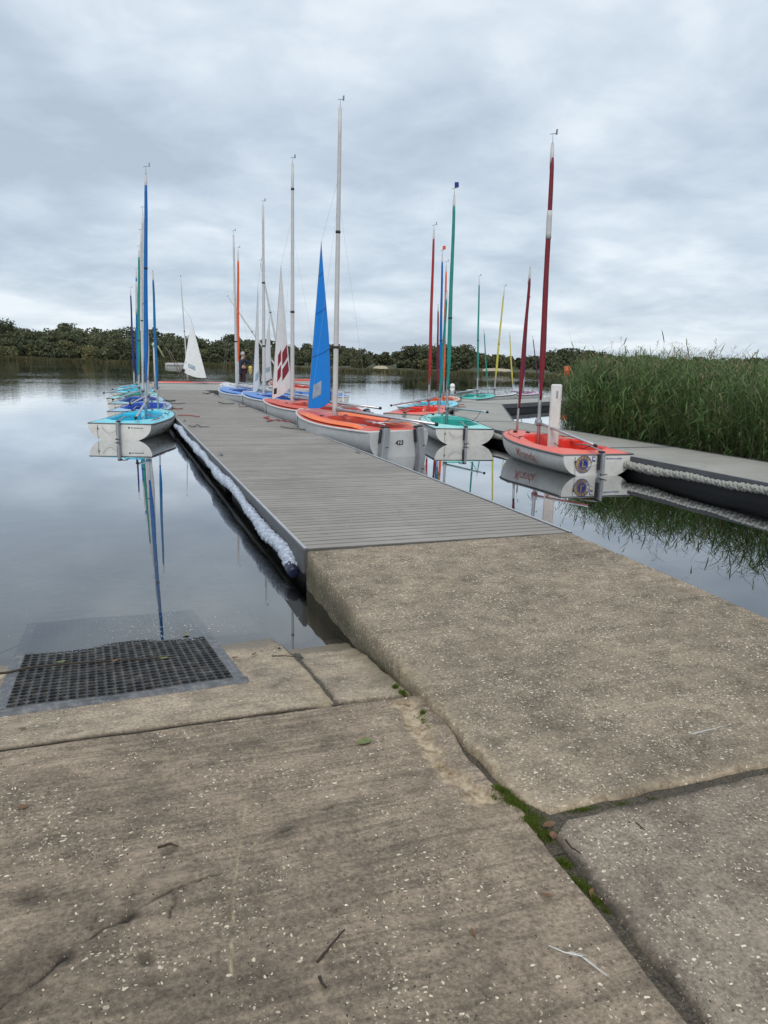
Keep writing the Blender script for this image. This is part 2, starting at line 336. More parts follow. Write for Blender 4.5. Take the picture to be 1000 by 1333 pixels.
def foliage(name, dark, light, alt):
    m, t, b = newmat(name); L = t.links.new
    a = N(t, 'ShaderNodeAttribute', attribute_name='tint'); a2 = N(t, 'ShaderNodeAttribute', attribute_name='alt')
    c = ramp(t, [(0, dark), (1, light)]); L(a.outputs['Fac'], c.inputs[0]); col = mixc(t, a2.outputs['Fac'], c.outputs[0], alt)
    L(col, b.inputs['Base Color']); b.inputs['Roughness'].default_value = .6; b.inputs['Specular IOR Level'].default_value = .25
    tr = N(t, 'ShaderNodeBsdfTranslucent'); L(col, tr.inputs[0]); mx = N(t, 'ShaderNodeMixShader'); mx.inputs[0].default_value = .25
    L(b.outputs[0], mx.inputs[1]); L(tr.outputs[0], mx.inputs[2]); L(mx.outputs[0], t.nodes['Material Output'].inputs[0])
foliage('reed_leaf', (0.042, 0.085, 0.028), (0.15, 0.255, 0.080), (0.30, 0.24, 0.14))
foliage('wood_leaf', (0.060, 0.070, 0.040), (0.150, 0.166, 0.086), (0.21, 0.185, 0.085))  # muted grey-green leaf colours stand in for distance haze
foliage('shore_reed', (0.075, 0.072, 0.034), (0.17, 0.142, 0.07), (0.055, 0.062, 0.026))
foliage('moss_leaf', (0.06, 0.095, 0.014), (0.15, 0.20, 0.03), (0.10, 0.08, 0.04))

def water_mat():
    m, t, b = newmat('lake_water'); L = t.links.new; t.nodes.remove(b)
    geo = N(t, 'ShaderNodeNewGeometry'); P = geo.outputs['Position']
    mp = N(t, 'ShaderNodeMapping'); mp.inputs['Scale'].default_value = (.55, 1.0, 1); mp.inputs['Rotation'].default_value = (0, 0, R_(-18)); L(P, mp.inputs[0])
    n1 = N(t, 'ShaderNodeTexNoise', i_Scale=2.6, i_Detail=3.0, i_Roughness=.5); L(mp.outputs[0], n1.inputs['Vector'])
    n2 = N(t, 'ShaderNodeTexNoise', i_Scale=.35, i_Detail=2.0); L(mp.outputs[0], n2.inputs['Vector'])
    # breeze: ruffled far out on the open lake, glassy in the lee of the jetties
    pat = N(t, 'ShaderNodeTexNoise', i_Scale=.03, i_Detail=4.0, i_Roughness=.6); L(mp.outputs[0], pat.inputs['Vector'])
    pr_ = ramp(t, [(0.40, .15), (0.62, 1.0)]); L(pat.outputs[0], pr_.inputs[0])
    sx = N(t, 'ShaderNodeSeparateXYZ'); L(P, sx.inputs[0])
    far = N(t, 'ShaderNodeMapRange'); far.inputs['From Min'].default_value = 18; far.inputs['From Max'].default_value = 60; far.inputs['To Min'].default_value = 0.03; L(sx.outputs[1], far.inputs['Value'])
    amp = math_(t, 'MULTIPLY', far.outputs[0], pr_.outputs[0])
    h = math_(t, 'ADD', math_(t, 'MULTIPLY', math_(t, 'MULTIPLY', n1.outputs[0], amp), .55), math_(t, 'MULTIPLY', n2.outputs[0], .010))
    bp = N(t, 'ShaderNodeBump', i_Strength=.35, i_Distance=.09); L(h, bp.inputs['Height'])
    fr = N(t, 'ShaderNodeFresnel', i_IOR=2.3); L(bp.outputs[0], fr.inputs['Normal'])
    gl = N(t, 'ShaderNodeBsdfGlossy', i_Roughness=0.0, i_Color=(.96, .97, .98, 1)); L(bp.outputs[0], gl.inputs['Normal'])
    tr = N(t, 'ShaderNodeBsdfTransparent', i_Color=(.93, .95, .93, 1))
    ff = math_(t, 'MINIMUM', math_(t, 'MAXIMUM', math_(t, 'SUBTRACT', math_(t, 'MULTIPLY', fr.outputs[0], 2.3), .33), .05), .96)
    mx = N(t, 'ShaderNodeMixShader'); L(ff, mx.inputs[0]); L(tr.outputs[0], mx.inputs[1]); L(gl.outputs[0], mx.inputs[2])
    L(mx.outputs[0], t.nodes['Material Output'].inputs[0])
water_mat()
simple('lakebed', (0.085, 0.075, 0.055), 0.95, var=.25, scale=.8)
def terrain_mat():
    m, t, b = newmat('terrain'); L = t.links.new
    a = N(t, 'ShaderNodeAttribute', attribute_name='land'); s = N(t, 'ShaderNodeAttribute', attribute_name='depth_fade'); geo = N(t, 'ShaderNodeNewGeometry')
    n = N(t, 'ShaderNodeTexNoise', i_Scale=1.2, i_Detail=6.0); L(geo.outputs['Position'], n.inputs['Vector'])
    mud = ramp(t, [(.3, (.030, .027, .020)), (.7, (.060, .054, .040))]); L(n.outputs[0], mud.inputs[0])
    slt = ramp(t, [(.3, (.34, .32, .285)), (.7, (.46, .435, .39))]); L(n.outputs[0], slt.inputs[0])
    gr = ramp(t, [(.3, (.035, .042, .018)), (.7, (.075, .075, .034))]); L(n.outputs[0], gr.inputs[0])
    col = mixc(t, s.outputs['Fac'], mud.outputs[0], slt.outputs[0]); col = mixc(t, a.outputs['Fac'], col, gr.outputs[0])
    L(col, b.inputs['Base Color']); b.inputs['Roughness'].default_value = .95
terrain_mat()

# ------------------------------------------------------------------ terrain, water
AZ = np.array([-180, -120, -80, -40, -12, -2.5, 5, 13.8, 20, 27.8, 40, 52, 62, 75, 90, 120, 180.])
RS = np.array([3, 4, 60, 150, 205, 199, 165, 138, 134, 136, 130, 120, 70, 22, 11, 6, 3.])
def shore(az): return np.interp(az, AZ, RS)
def hillslope(az): return np.interp(az, [-60, -12, 2, 12, 30, 60], [.07, .07, .045, .02, .012, .012])
def terrain_z(x, y):
    r = np.hypot(x, y); az = np.degrees(np.arctan2(x, y)); Rz = shore(az)
    far = np.where(Rz > 30, 1.0, 0.0)
    land_far = .25 + np.minimum((r-Rz)*.05, .5) + np.clip(r-Rz-8, 0, 75)*hillslope(az)
    land_near = np.clip((r-Rz)*.06, 0, .25) - .05
    bed = -np.clip((Rz-r)*.35, .05, 1.6)
    bed = np.where(r < 30, np.minimum(bed, -np.clip((y-4.0)*.06+.32, .28, 1.6)), bed)
    sl = np.where((y > 5.0) & (y < 20) & (x > -8) & (x < 1.5), -.05-.10*(y-4.5), -9); bed = np.maximum(bed, sl)
    return np.where(r > Rz, np.where(far > 0, land_far, land_near), bed)
def build_terrain():
    rr = np.concatenate([[0.01], np.linspace(1.5, 30, 28), np.geomspace(33, 100, 14), np.linspace(105, 330, 70), np.geomspace(345, 1500, 14)])
    aa = np.radians(np.concatenate([np.linspace(-180, -40, 35)[:-1], np.linspace(-40, 80, 140), np.linspace(80, 180, 30)[1:-1]]))
    RR, AA = np.meshgrid(rr, aa, indexing='ij'); X = RR*np.sin(AA); Y = RR*np.cos(AA)
    Z = terrain_z(X, Y) + (fbm(X*.15, Y*.15, 3)-.5)*np.where(RR > 100, .5, .05)
    n, m = X.shape; I = np.arange(n*m).reshape(n, m); J = np.roll(I, -1, axis=1)
    Q = np.stack([I[:-1], I[1:], J[1:], J[:-1]], -1).reshape(-1, 4)[:, ::-1]
    me = npmesh('ground', np.stack([X, Y, Z], -1).reshape(-1, 3), Q, True)
    az = np.degrees(AA); vattr(me, 'land', ((RR > shore(az)) & (Z > -.02)).ravel().astype(float))
    vattr(me, 'depth_fade', (np.clip(1-(Y-12)/14, 0, 1)*np.clip(1-(X-1.2)/6, 0, 1)*(Y > 0)).ravel())  # silt-to-mud fade also stands in for light absorbed by deeper water
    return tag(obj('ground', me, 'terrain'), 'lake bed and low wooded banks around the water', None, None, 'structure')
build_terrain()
wm = MB(); n_ = 96
wm.add([(0, 0, 0)] + [(900*math.sin(2*math.pi*k/n_), 900*math.cos(2*math.pi*k/n_), 0) for k in range(n_)], [(0, 1+(k+1) % n_, 1+k) for k in range(n_)])
tag(wm.build('lake_water', 'lake_water'), 'calm grey lake mirroring the overcast sky', None, None, 'structure')

# ------------------------------------------------------------------ slipway slabs
def slip_z(y): return np.where(y > 3.25, .150-.112*(y-3.25), .150+.040*(3.25-y))
def ramp_z(x, y):
    l = np.interp(y, [2.0, 2.6, 3.4, 4.25, 4.9, 5.7], [.203, .196, .190, .215, .255, .318])
    r = np.interp(y, [2.0, 3.4, 4.5, 5.7], [.232, .275, .306, .325])
    return l + (r-l)*np.clip((x-1.36)/2.46, 0, 1)
CRACK = [[un(*p, .2)[:2] for p in seg] for seg in (
    [(0, 1313), (50, 1280), (85, 1248), (105, 1225), (165, 1195), (185, 1180), (222, 1155), (245, 1148), (285, 1133)],
    [(222, 1155), (228, 1175), (222, 1193)], [(360, 1083), (410, 1055), (432, 1046)], [(120, 1210), (126, 1192)])]
def slabgrid(name, y0, y1, xl, xr, zf, res, m, round_=.012, edge=.006, fn=None, thick=.35, label=None, bot=None):
    """a cast slab as a fine grid with worn, rounded edges and real side faces"""
    ny = max(4, int((y1-y0)/res)); wid = max(abs(xr(y)-xl(y)) for y in (y0, (y0+y1)/2, y1)); nx = max(4, int(wid/res))
    u = np.linspace(0, 1, nx); v = np.linspace(0, 1, ny); U, V = np.meshgrid(u, v)
    Yb = y0 + (y1-y0)*V; XL = np.vectorize(xl)(Yb[:, 0])[:, None]; XR = np.vectorize(xr)(Yb[:, 0])[:, None]
    XL = XL + (fbm(Yb[:, :1]*9, Yb[:, :1]*0+3.3, 4)-.5)*edge*4; XR = XR + (fbm(Yb[:, :1]*9, Yb[:, :1]*0+7.7, 4)-.5)*edge*4
    X = XL + (XR-XL)*U
    wig = (fbm(X*9, X*0+11.1+y0, 4)-.5)*edge*4; Y = Yb + wig*(2*np.abs(V-.5))**6
    Z = zf(X, Y) + (fbm(X*2.2+9, Y*2.2, 3)-.5)*.012 + (fbm(X*30, Y*30, 3)-.5)*.004
    de = np.minimum(np.minimum(X-XL, XR-X), np.minimum(Y-(y0+wig*(V < .5)), (y1+wig*(V > .5))-Y))
    de = np.maximum(de, 0); rr = round_*(.5+1.2*fbm(X*6, Y*6, 3))
    Z = Z - np.where(de < rr, rr-np.sqrt(np.maximum(0, rr*rr-(rr-de)**2)), 0)
    at_ = {k: np.zeros_like(X) for k in ('dirt', 'spall', 'silt', 'algae', 'wet')}
    if fn: Z = fn(X, Y, Z, at_, de)
    I = np.arange(nx*ny).reshape(ny, nx)
    Q = np.stack([I[:-1, :-1], I[:-1, 1:], I[1:, 1:], I[1:, :-1]], -1).reshape(-1, 4)
    P = np.stack([X, Y, Z], -1).reshape(-1, 3)
    loop = np.concatenate([I[0, :-1], I[:-1, -1], I[-1, ::-1][:-1], I[::-1, 0][:-1]])
    low = P[loop].copy(); nl = len(loop)
    rows = [P]; prev = loop; base = len(P); QQ = [Q]
    zb = (low[:, 2].min()-thick) if bot is None else bot
    for k in (1, 2, 3, 4):
        q = low.copy(); q[:, 2] = low[:, 2] + (zb-low[:, 2])*(k/4)**1.3
        if k < 4:
            q[:, 0] += (fbm(low[:, 0]*8+k*5, low[:, 1]*8, 3)-.5)*.02; q[:, 1] += (fbm(low[:, 0]*8+40+k*5, low[:, 1]*8, 3)-.5)*.02
        idx = np.arange(nl)+base; base += nl; rows.append(q)
        QQ.append(np.stack([prev, idx, np.roll(idx, -1), np.roll(prev, -1)], -1)); prev = idx
    me = npmesh(name, np.concatenate(rows), np.concatenate(QQ), True)
    for k, a in at_.items():
        full = np.concatenate([a.ravel()] + [np.clip(a.ravel()[loop], 0, 1)]*4)
        if k == 'algae': full[nx*ny:] = .9
        if k == 'dirt': full[nx*ny:] = .25
        vattr(me, k, np.clip(full, 0, 1))
    return tag(obj(name, me, m), label, None, None, 'structure')
def f_slip(X, Y, Z, A, de):
    for i, c in enumerate(CRACK):
        d = polydist(X+(fbm(X*22, Y*22, 3)-.5)*.03, Y+(fbm(X*22+50, Y*22, 3)-.5)*.03, c)
        wv = .0036*(.3+1.4*fbm(X*7+3, Y*7, 2)) + (.0018 if i == 0 else 0)
        Z = Z - .007*np.exp(-(d/wv)**2)*(fbm(X*16, Y*16, 3) > .36); A['dirt'] += .75*np.exp(-(d/(wv*.9))**2)*np.clip(fbm(X*16, Y*16, 3)*3-.7, 0, 1) + .22*np.exp(-(d/.035)**2)*fbm(X*14, Y*14, 3)
    for px, py, r in ((222, 1102, .035), (170, 1190, .03), (85, 1248, .04), (35, 1165, .05), (190, 1250, .03)):   # pits where the surface has popped out
        c = un(px, py, .2); d = np.hypot(X-c.x, Y-c.y)+(fbm(X*25, Y*25, 3)-.5)*.05
        k = np.clip(1-d/r, 0, 1); Z = Z - .010*k; A['dirt'] += .7*k**.6
    # spalled, scoured strip along the edge next to the ramp slab
    p = [un(*q, .2)[:2] for q in ((530, 905), (552, 950), (566, 985), (600, 1010), (622, 1035))]
    d = polydist(X, Y, p) + (fbm(X*12, Y*12, 4)-.5)*.14; k = np.clip(1-d/.065, 0, 1)
    Z = Z - .022*np.clip(k*1.6, 0, 1)*(.3+.9*fbm(X*26, Y*26, 4)); A['spall'] += np.clip(k*1.7, 0, 1)*.9
    dd = polydist(X, Y, p); rip = np.abs(np.sin((X*.8+Y)*45+fbm(X*6, Y*6, 3)*9)); k2 = np.clip(1-dd/.42, 0, 1)*np.clip(fbm(X*5, Y*5, 4)*2-.75, 0, 1)
    A['dirt'] += .35*k2*(rip < .3); A['spall'] += .25*k2
    # scratch left by a keel, mould damp to the left
    c = [un(*q, .2)[:2] for q in ((335, 960), (318, 1060), (305, 1150), (300, 1290))]; d = polydist(X, Y, c); A['spall'] += .8*np.exp(-(d/.0035)**2)*(fbm(X*20, Y*20, 3) > .47)
    c = [un(*q, .2)[:2] for q in ((610, 1050), (660, 1110), (700, 1170), (735, 1235))]; d = polydist(X, Y, c); A['spall'] += .5*np.exp(-(d/.004)**2)*(fbm(X*20, Y*20, 3) > .47)
    A['dirt'] += .9*np.exp(-((3.235-Y)/.010)**2)
    mo = np.clip(fbm(X*2.6+4, Y*2.6, 4)*2.6-1.25, 0, 1)*np.clip((.55-X)/.6, 0, 1)*np.clip((2.9-Y)/.6, 0, 1); A['dirt'] += .45*mo
    return Z
def f_low(X, Y, Z, A, de):
    A['silt'] += np.clip((-Z+.004)/.04, 0, 1)*.92; wl = .010+.022*fbm(X*7, Y*7, 4); A['wet'] += np.clip((wl-Z)/.010, 0, 1)*(Z > -.02)*.9
    A['dirt'] += .35*np.clip(1-np.abs(Z-.004)/.012, 0, 1)
    k = np.clip(1-(np.abs(X-.93)+(fbm(X*12, Y*12, 4)-.5)*.16)/.07, 0, 1); A['spall'] += .5*k
    A['dirt'] += .5*np.exp(-(de/.012)**2)+.7*np.exp(-((Y-3.262)/.016)**2)
    c = [un(*q, .13)[:2] for q in ((332, 868), (340, 880), (334, 905), (343, 918))]; d = polydist(X, Y, c); A['spall'] += .7*np.exp(-(d/.004)**2)
    return Z
def f_corner(X, Y, Z, A, de):
    A['silt'] += np.clip((-Z+.004)/.04, 0, 1)*.9; wl = .012+.03*fbm(X*7, Y*7, 4); A['wet'] += np.clip((wl-Z)/.010, 0, 1)*.9; A['dirt'] += .5*np.exp(-(de/.010)**2); A['algae'] += np.clip((X-1.2)/.12, 0, 1)*.8
    return Z
def f_ramp(X, Y, Z, A, de):
    k = np.exp(-(de/.05)**2)*fbm(X*9, Y*9, 3); A['spall'] += .8*k*(Y < 3.6); A['dirt'] += .30*np.clip(1-np.abs(X-1.75-(fbm(Y*3, Y*0, 2)-.5)*.5)/.25, 0, 1)*np.clip(fbm(X*5, Y*5, 3)*2-.7, 0, 1)
    A['algae'] += np.clip(1-(X-1.36)/.10, 0, 1)*(Y > 3.2)*.4 + .7*np.clip(1-(5.6-Y)/.12, 0, 1)*fbm(X*6, Y*6, 3)
    return Z
def f_near(X, Y, Z, A, de):
    A['dirt'] += .85*np.clip(np.exp(-((de+(fbm(X*9, Y*9, 4)-.45)*.09)/.035)**2), 0, 1)*.9
    A['spall'] += .0
    return Z
XJ = lambda y: 1.375+.055*(y-2.1) if y > 2.1 else 1.355+.095*(y-2.1)       # the slipway's edge along the ramp joint
slabgrid('slipway_slab', -3.0, .55, lambda y: -3.5, lambda y: XJ(y)-.02, lambda X, Y: slip_z(Y), .06, 'concrete_slip', label='brown concrete slipway slab under the photographer')
slabgrid('slipway_slab', .562, 3.235, lambda y: -1.6, lambda y: XJ(y)-.02-.05*math.exp(-((y-2.55)/.3)**2), lambda X, Y: slip_z(Y), .0082, 'concrete_slip', fn=f_slip, label='brown cracked concrete slipway slab in the foreground')
slabgrid('slipway_slab', 3.262, 9.5, lambda y: -4.0, lambda y: .958-.05*max(0, y-3.9)*(y < 5)-.05*max(0, 5-3.9)*(y >= 5), lambda X, Y: slip_z(Y)-.002, .022, 'concrete_low', round_=.012, fn=f_low, label='pale slipway slab running down into the water under the mat')
slabgrid('slipway_slab', 3.258, 4.55, lambda y: .962-.03*max(0, y-3.9), lambda y: 1.35, lambda X, Y: slip_z(Y)+.001-.07*np.clip(Y-3.95, 0, 1)-.03*(fbm(X*5, Y*5, 3)-.5)*np.clip(Y-3.8, 0, .5), .012, 'concrete_low', round_=.007, edge=.009, fn=f_corner, label='small wet corner slab between mat and ramp wall')
slabgrid('ramp_slab', 2.085, 5.585, lambda y: 1.375 + (.05*max(0, 2.2-y)/.12), lambda y: 3.82, ramp_z, .0125, 'concrete_ramp', round_=.010, fn=f_ramp, bot=-.6, label='raised concrete ramp slab leading up to the jetty')
slabgrid('ramp_slab', -2.0, 2.035, lambda y: (1.376+.085*(y-2.1)) + (.10*max(0, y-1.955)/.08), lambda y: 4.6, lambda X, Y: .205+.012*(X-1.4)+.030*(2-Y), .012, 'concrete_near', round_=.02, fn=f_near, label='speckled grey concrete slab at the bottom right corner')
# dark soil filling the joints
def joint(name, pts, w0, zf, label):
    mb = MB(); vs_ = []; n = len(pts)
    for (x, y), (x2, y2) in zip(pts, pts[1:]+[(2*pts[-1][0]-pts[-2][0], 2*pts[-1][1]-pts[-2][1])]):
        dx, dy = x2-x, y2-y; l = math.hypot(dx, dy)
        for s in (-1, 0, 1): vs_.append((x-dy/l*w0*s, y+dx/l*w0*s, zf(x, y)+(.004 if s == 0 else 0)+random.uniform(-.002, .002)))
    mb.add(vs_, [(i*3+k, i*3+k+1, i*3+k+4, i*3+k+3)[::-1] for i in range(n-1) for k in (0, 1)], True)
    return tag(mb.build(name, 'soil'), label, None, None, 'structure')
simple('soil', (0.070, 0.060, 0.045), 0.95, var=.5, scale=45, bump=1.0, bscale=120, dirt=(.20, .165, .12), dirt_amt=.8)
zj = lambda x, y: float(slip_z(np.array(y)))-.028
joint('joint_soil', [(XJ(y)+.035, y) for y in np.linspace(-.2, 3.3, 60)], .16, zj, 'dark soil in the joint beside the ramp slab')
joint('joint_soil', [(x, 2.045-.0*x) for x in np.linspace(1.30, 4.6, 50)], .16, lambda x, y: .185+.010*(x-1.4), 'dark soil in the joint in front of the ramp slab')
joint('joint_soil', [(x, 3.249) for x in np.linspace(-1.7, 1.36, 50)], .03, lambda x, y: .122, 'dark soil in the slipway cross joint')
joint('joint_soil', [(.963, y) for y in np.linspace(3.25, 4.2, 30)], .03, lambda x, y: float(slip_z(np.array(y)))-.010, 'dark soil beside the corner slab')

# moss growing in the joints: thousands of tiny upright leaves, uncountable
def moss():
    P = []; 
    def clump(cx, cy, rx, ry, ang, n, zc):
        for _ in range(n):
            a = random.uniform(0, 2*math.pi); r = abs(random.gauss(0, .7))
            x, y = r*rx*math.cos(a), r*ry*math.sin(a); c, s = math.cos(ang), math.sin(ang); P.append((cx+x*c-y*s, cy+x*s+y*c, zc))
    def jp(y): return XJ(y)+.045
    for px, py, rx, ry, n, a in ((690, 1073, .055, .05, 700, .9), (672, 1048, .025, .06, 420, .3), (708, 1088, .03, .03, 240, .3), (655, 1030, .014, .035, 160, .3), (560, 935, .018, .05, 320, .2), (553, 920, .012, .02, 100, .2),
                                 (757, 1155, .018, .035, 330, .2), (778, 1175, .014, .03, 220, .2), (735, 1125, .012, .02, 110, .2), (790, 1190, .012, .02, 100, .2), (905, 1315, .02, .04, 280, .2), (880, 1290, .012, .02, 90, .2),
                                 (760, 1056, .05, .008, 170, -.05), (810, 1049, .04, .008, 130, -.05), (850, 1043, .03, .007, 90, -.05), (935, 1032, .03, .007, 80, -.05), (985, 1026, .03, .008, 110, -.05), (525, 893, .012, .02, 60, .2), (515, 885, .01, .01, 40, .2)):
        p = un(px, py, .185); clump(p.x, p.y, rx, ry, a, int(n*3.2), .172 if py > 1000 else .135)
    V = []; Q = []; T = []; A = []
    for (x, y, z) in P:
        h = random.uniform(.004, .014); wd = random.uniform(.0012, .0028)
        for k in range(3):
            a = random.uniform(0, 6.28); dx, dy = math.cos(a)*wd, math.sin(a)*wd; lx, ly = random.uniform(-.008, .008), random.uniform(-.008, .008)
            b = len(V); zz = z+.012
            V += [(x-dx, y-dy, zz-.01), (x+dx, y+dy, zz-.01), (x+lx+dx*.2, y+ly+dy*.2, zz+h), (x+lx-dx*.2, y+ly-dy*.2, zz+h)]; Q.append((b, b+1, b+2, b+3))
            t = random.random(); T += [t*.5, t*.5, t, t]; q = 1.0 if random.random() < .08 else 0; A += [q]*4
    me = npmesh('moss', V, Q); vattr(me, 'tint', T); vattr(me, 'alt', A)
    tag(obj('moss', me, 'moss_leaf'), 'bright green moss growing in the slab joints', None, None, 'stuff')
moss()
def joint_debris():
    V = []; Q = []; rs = random.Random(4)
    for _ in range(2400):
        if rs.random() < .7: y = rs.uniform(.9, 3.2); x = XJ(y)+.012+rs.gauss(0, .028); z = zj(x, y)
        else: x = rs.uniform(1.4, 4.2); y = 2.06+rs.gauss(0, .014); z = .187+.010*(x-1.4)
        s_ = rs.uniform(.0015, .0055); b = len(V)
        for k in range(4): a = k*1.57+rs.uniform(-.5, .5); V.append((x+s_*math.cos(a), y+s_*math.sin(a)*rs.uniform(.4, 1), z))
        V.append((x, y, z+s_*rs.uniform(.5, 1.2)+.003)); Q += [(b+k, b+(k+1) % 4, b+4) for k in range(4)]
    tag(obj('joint_debris', npmesh('joint_debris', V, Q), 'debris'), 'crumbs of soil and grit lying in the slab joints', None, None, 'stuff')
simple('debris', (0.12, 0.095, 0.065), .9, var=.7, scale=25)
joint_debris()
# loose grit and shell chips scattered on the slabs
def grit():
    V = []; Q = []; n = 2600
    for _ in range(n):
        x = random.uniform(-1.1, 3.6); y = random.uniform(.9, 5.4)
        if x < 1.33:
            if y > 3.2: y = random.uniform(1, 3.2)
            z = float(slip_z(np.array(y)))
        elif x > 1.45 and y > 2.1: z = float(ramp_z(np.array(x), np.array(y)))
        elif x > 1.5 and y < 1.98: z = .205+.012*(x-1.4)+.030*(2-y)
        else: continue
        s = .0012+.0036*random.random()**2.6; a = random.uniform(0, 6.28); e = random.uniform(.4, 1); b = len(V)
        for (ux, uy, uz) in ((-1, -e, 0), (1, -e*.8, 0), (.9, e, 0), (-.8, e*.9, 0), (-.5, -e*.4, .55), (.5, -e*.5, .6), (.4, e*.5, .5), (-.5, e*.4, .6)):
            V.append((x+s*(ux*math.cos(a)-uy*math.sin(a)), y+s*(ux*math.sin(a)+uy*math.cos(a)), z+s*uz+.002))
        Q += [(b+4, b+5, b+6, b+7), (b, b+1, b+5, b+4), (b+1, b+2, b+6, b+5), (b+2, b+3, b+7, b+6), (b+3, b, b+4, b+7)]
    simple('grit', (0.44, 0.36, 0.26), .8, var=.6, scale=18)
    tag(obj('grit', npmesh('grit', V, Q), 'grit'), 'pale loose grit and shell chips on the concrete', None, None, 'stuff')
grit()

# ------------------------------------------------------------------ rubber ring mat, half under water
def ring_mat():
    root = empty('rubber_mat', (0, 0, 0)); tag(root, 'black rubber ring mat lying half under water on the slipway', 'mat')
    A, B, Cc, D = (-.640, 3.66), (.606, 3.73), (.49, 5.58), (-.675, 5.60)
    def P(u, v, dz=0.0):
        x = lerp(lerp(A[0], B[0], u), lerp(D[0], Cc[0], u), v); y = lerp(lerp(A[1], B[1], u), lerp(D[1], Cc[1], u), v)
        return (x, y, float(slip_z(np.array(y)))+.004+dz + .005*math.sin(u*9+v*5)*(u*(1-u)*4))
    nu, nv, m = 24, 34, 12; u0, u1, v0, v1 = .055, .945, .035, .985; mb = MB(); T = .012
    sq = []
    for k in range(m):
        a = 2*math.pi*(k+.5)/m; c, s = math.cos(a), math.sin(a); q = max(abs(c), abs(s)); sq.append((c/q*.5, s/q*.5, c*.40, s*.38))
    for i in range(nu):
        for j in range(nv):
            cu, cv = lerp(u0, u1, (i+.5)/nu), lerp(v0, v1, (j+.5+(.0 if i % 2 else .0))/nv); du, dv = (u1-u0)/nu, (v1-v0)/nv
            vs_ = []
            for (ox, oy, ix, iy) in sq:
                vs_ += [P(cu+ox*du, cv+oy*dv, T), P(cu+ix*du*1.08, cv+iy*dv*1.08, T+.003), P(cu+ix*du, cv+iy*dv, -.004)]
            fs = []
            for k in range(m):
                k2 = (k+1) % m; fs += [(k*3, k2*3, k2*3+1, k*3+1), (k*3+1, k2*3+1, k2*3+2, k*3+2)]
            mb.add(vs_, fs)
    simple('mat_rubber', (0.024, 0.025, 0.028), .5, var=.3, scale=6, dirt=(0.20, 0.19, 0.165), dirt_amt=.55)
    simple('mat_edge', (0.10, 0.105, 0.115), .5, var=.3, scale=10, dirt=(0.30, 0.29, 0.27), dirt_amt=.7)
    mb.build('ring_lattice', 'mat_rubber', root)
    for nm, uu, vv in (('edge_strip', (0, 1), (0, v0)), ('edge_strip', (0, u0), (v0, 1)), ('edge_strip', (u1, 1), (v0, 1)), ('edge_strip', (u0, u1), (v1, 1))):
        e = MB(); nr = 12; wide = (uu[1]-uu[0]) > (vv[1]-vv[0])
        vs_ = []; nn = 30
        for a in range(nn+1):
            for b in range(nr+1):
                s, t = a/nn, b/nr; u, v = (lerp(*uu, s), lerp(*vv, t)) if wide else (lerp(*uu, t), lerp(*vv, s))
                rib = .0035 if (b % 3) == 1 else 0
                edge_out = (v < .004) if wide and vv[0] == 0 else ((u < .004) or (u > .996))
                vs_.append(P(u, v, -.010 if edge_out else T*min(1, .35+ (t if (wide and vv[0] == 0) or uu[0] == 0 else 1-t)*1.1)+rib))
        e.add(vs_, [(a*(nr+1)+b, (a+1)*(nr+1)+b, (a+1)*(nr+1)+b+1, a*(nr+1)+b+1) for a in range(nn) for b in range(nr)], True)
        e.build(nm, 'mat_edge', root)
ring_mat()

# ------------------------------------------------------------------ litter on the slabs
def stick(name, pix, z, r, label, m='twig', forks=()):
    pts = []
    for (px, py) in pix:
        p = un(px, py, z); pts.append(Vector((p.x, p.y, z+r)))
    fine = []
    for a, b in zip(pts[:-1], pts[1:]):
        for k in range(4): fine.append(a.lerp(b, k/4)+Vector((random.uniform(-1, 1)*r*.5, random.uniform(-1, 1)*r*.5, random.uniform(0, .5)*r)))
    fine.append(pts[-1]); n = len(fine); mb = MB()
    mb.tube(fine, [r*(1-.55*i/n) for i in range(n)], 6)
    for (k, dx, dy) in forks:
        a = fine[min(n-2, int(k*n))]; mb.tube([a, a+Vector((dx*.5, dy*.5, r*.6)), a+Vector((dx, dy, r*.3))], [r*.5, r*.35, r*.2], 5)
    return tag(mb.build(name, m), label, 'twig')
def zs(px, py):
    z = .15
    for _ in range(5): z = float(slip_z(np.array(un(px, py, z).y)))
    return z
stick('branch', ((0, 879), (45, 870), (100, 865), (150, 862), (190, 860), (222, 856)), .056, .0075, 'long thin branch lying across the wet rubber mat', forks=((.35, .03, .05), (.6, .05, -.02), (.8, .05, .03)))
stick('branch', ((0, 851), (40, 835), (90, 830), (125, 825)), -.022, .005, 'pale stick lying under water behind the mat', 'brown_cord')
stick('twig', ((413, 1254), (430, 1234), (449, 1212)), zs(430, 1234), .0045, 'straight dark twig on the brown foreground slab')
stick('twig', ((415, 1275), (425, 1288)), zs(420, 1280), .005, 'short dark twig stub below the longer straight twig')
stick('twig', ((354, 855), (372, 855), (394, 857)), .07, .004, 'thin twig beside the water channel')
stick('twig', ((736, 1094), (745, 1105), (757, 1113)), .205, .003, 'dark twig near the mossy corner of the joint')
stick('twig', ((828, 1072), (840, 1082)), .207, .003, 'small twig on the bottom right slab')
stick('twig', ((900, 957), (920, 952), (943, 946)), .25, .0035, 'pale straw lying on the ramp slab', 'rope_pale')
stick('twig', ((205, 1105), (222, 1100), (232, 1103)), zs(220, 1102), .004, 'curled scrap of bark in a dark pit of the slab')
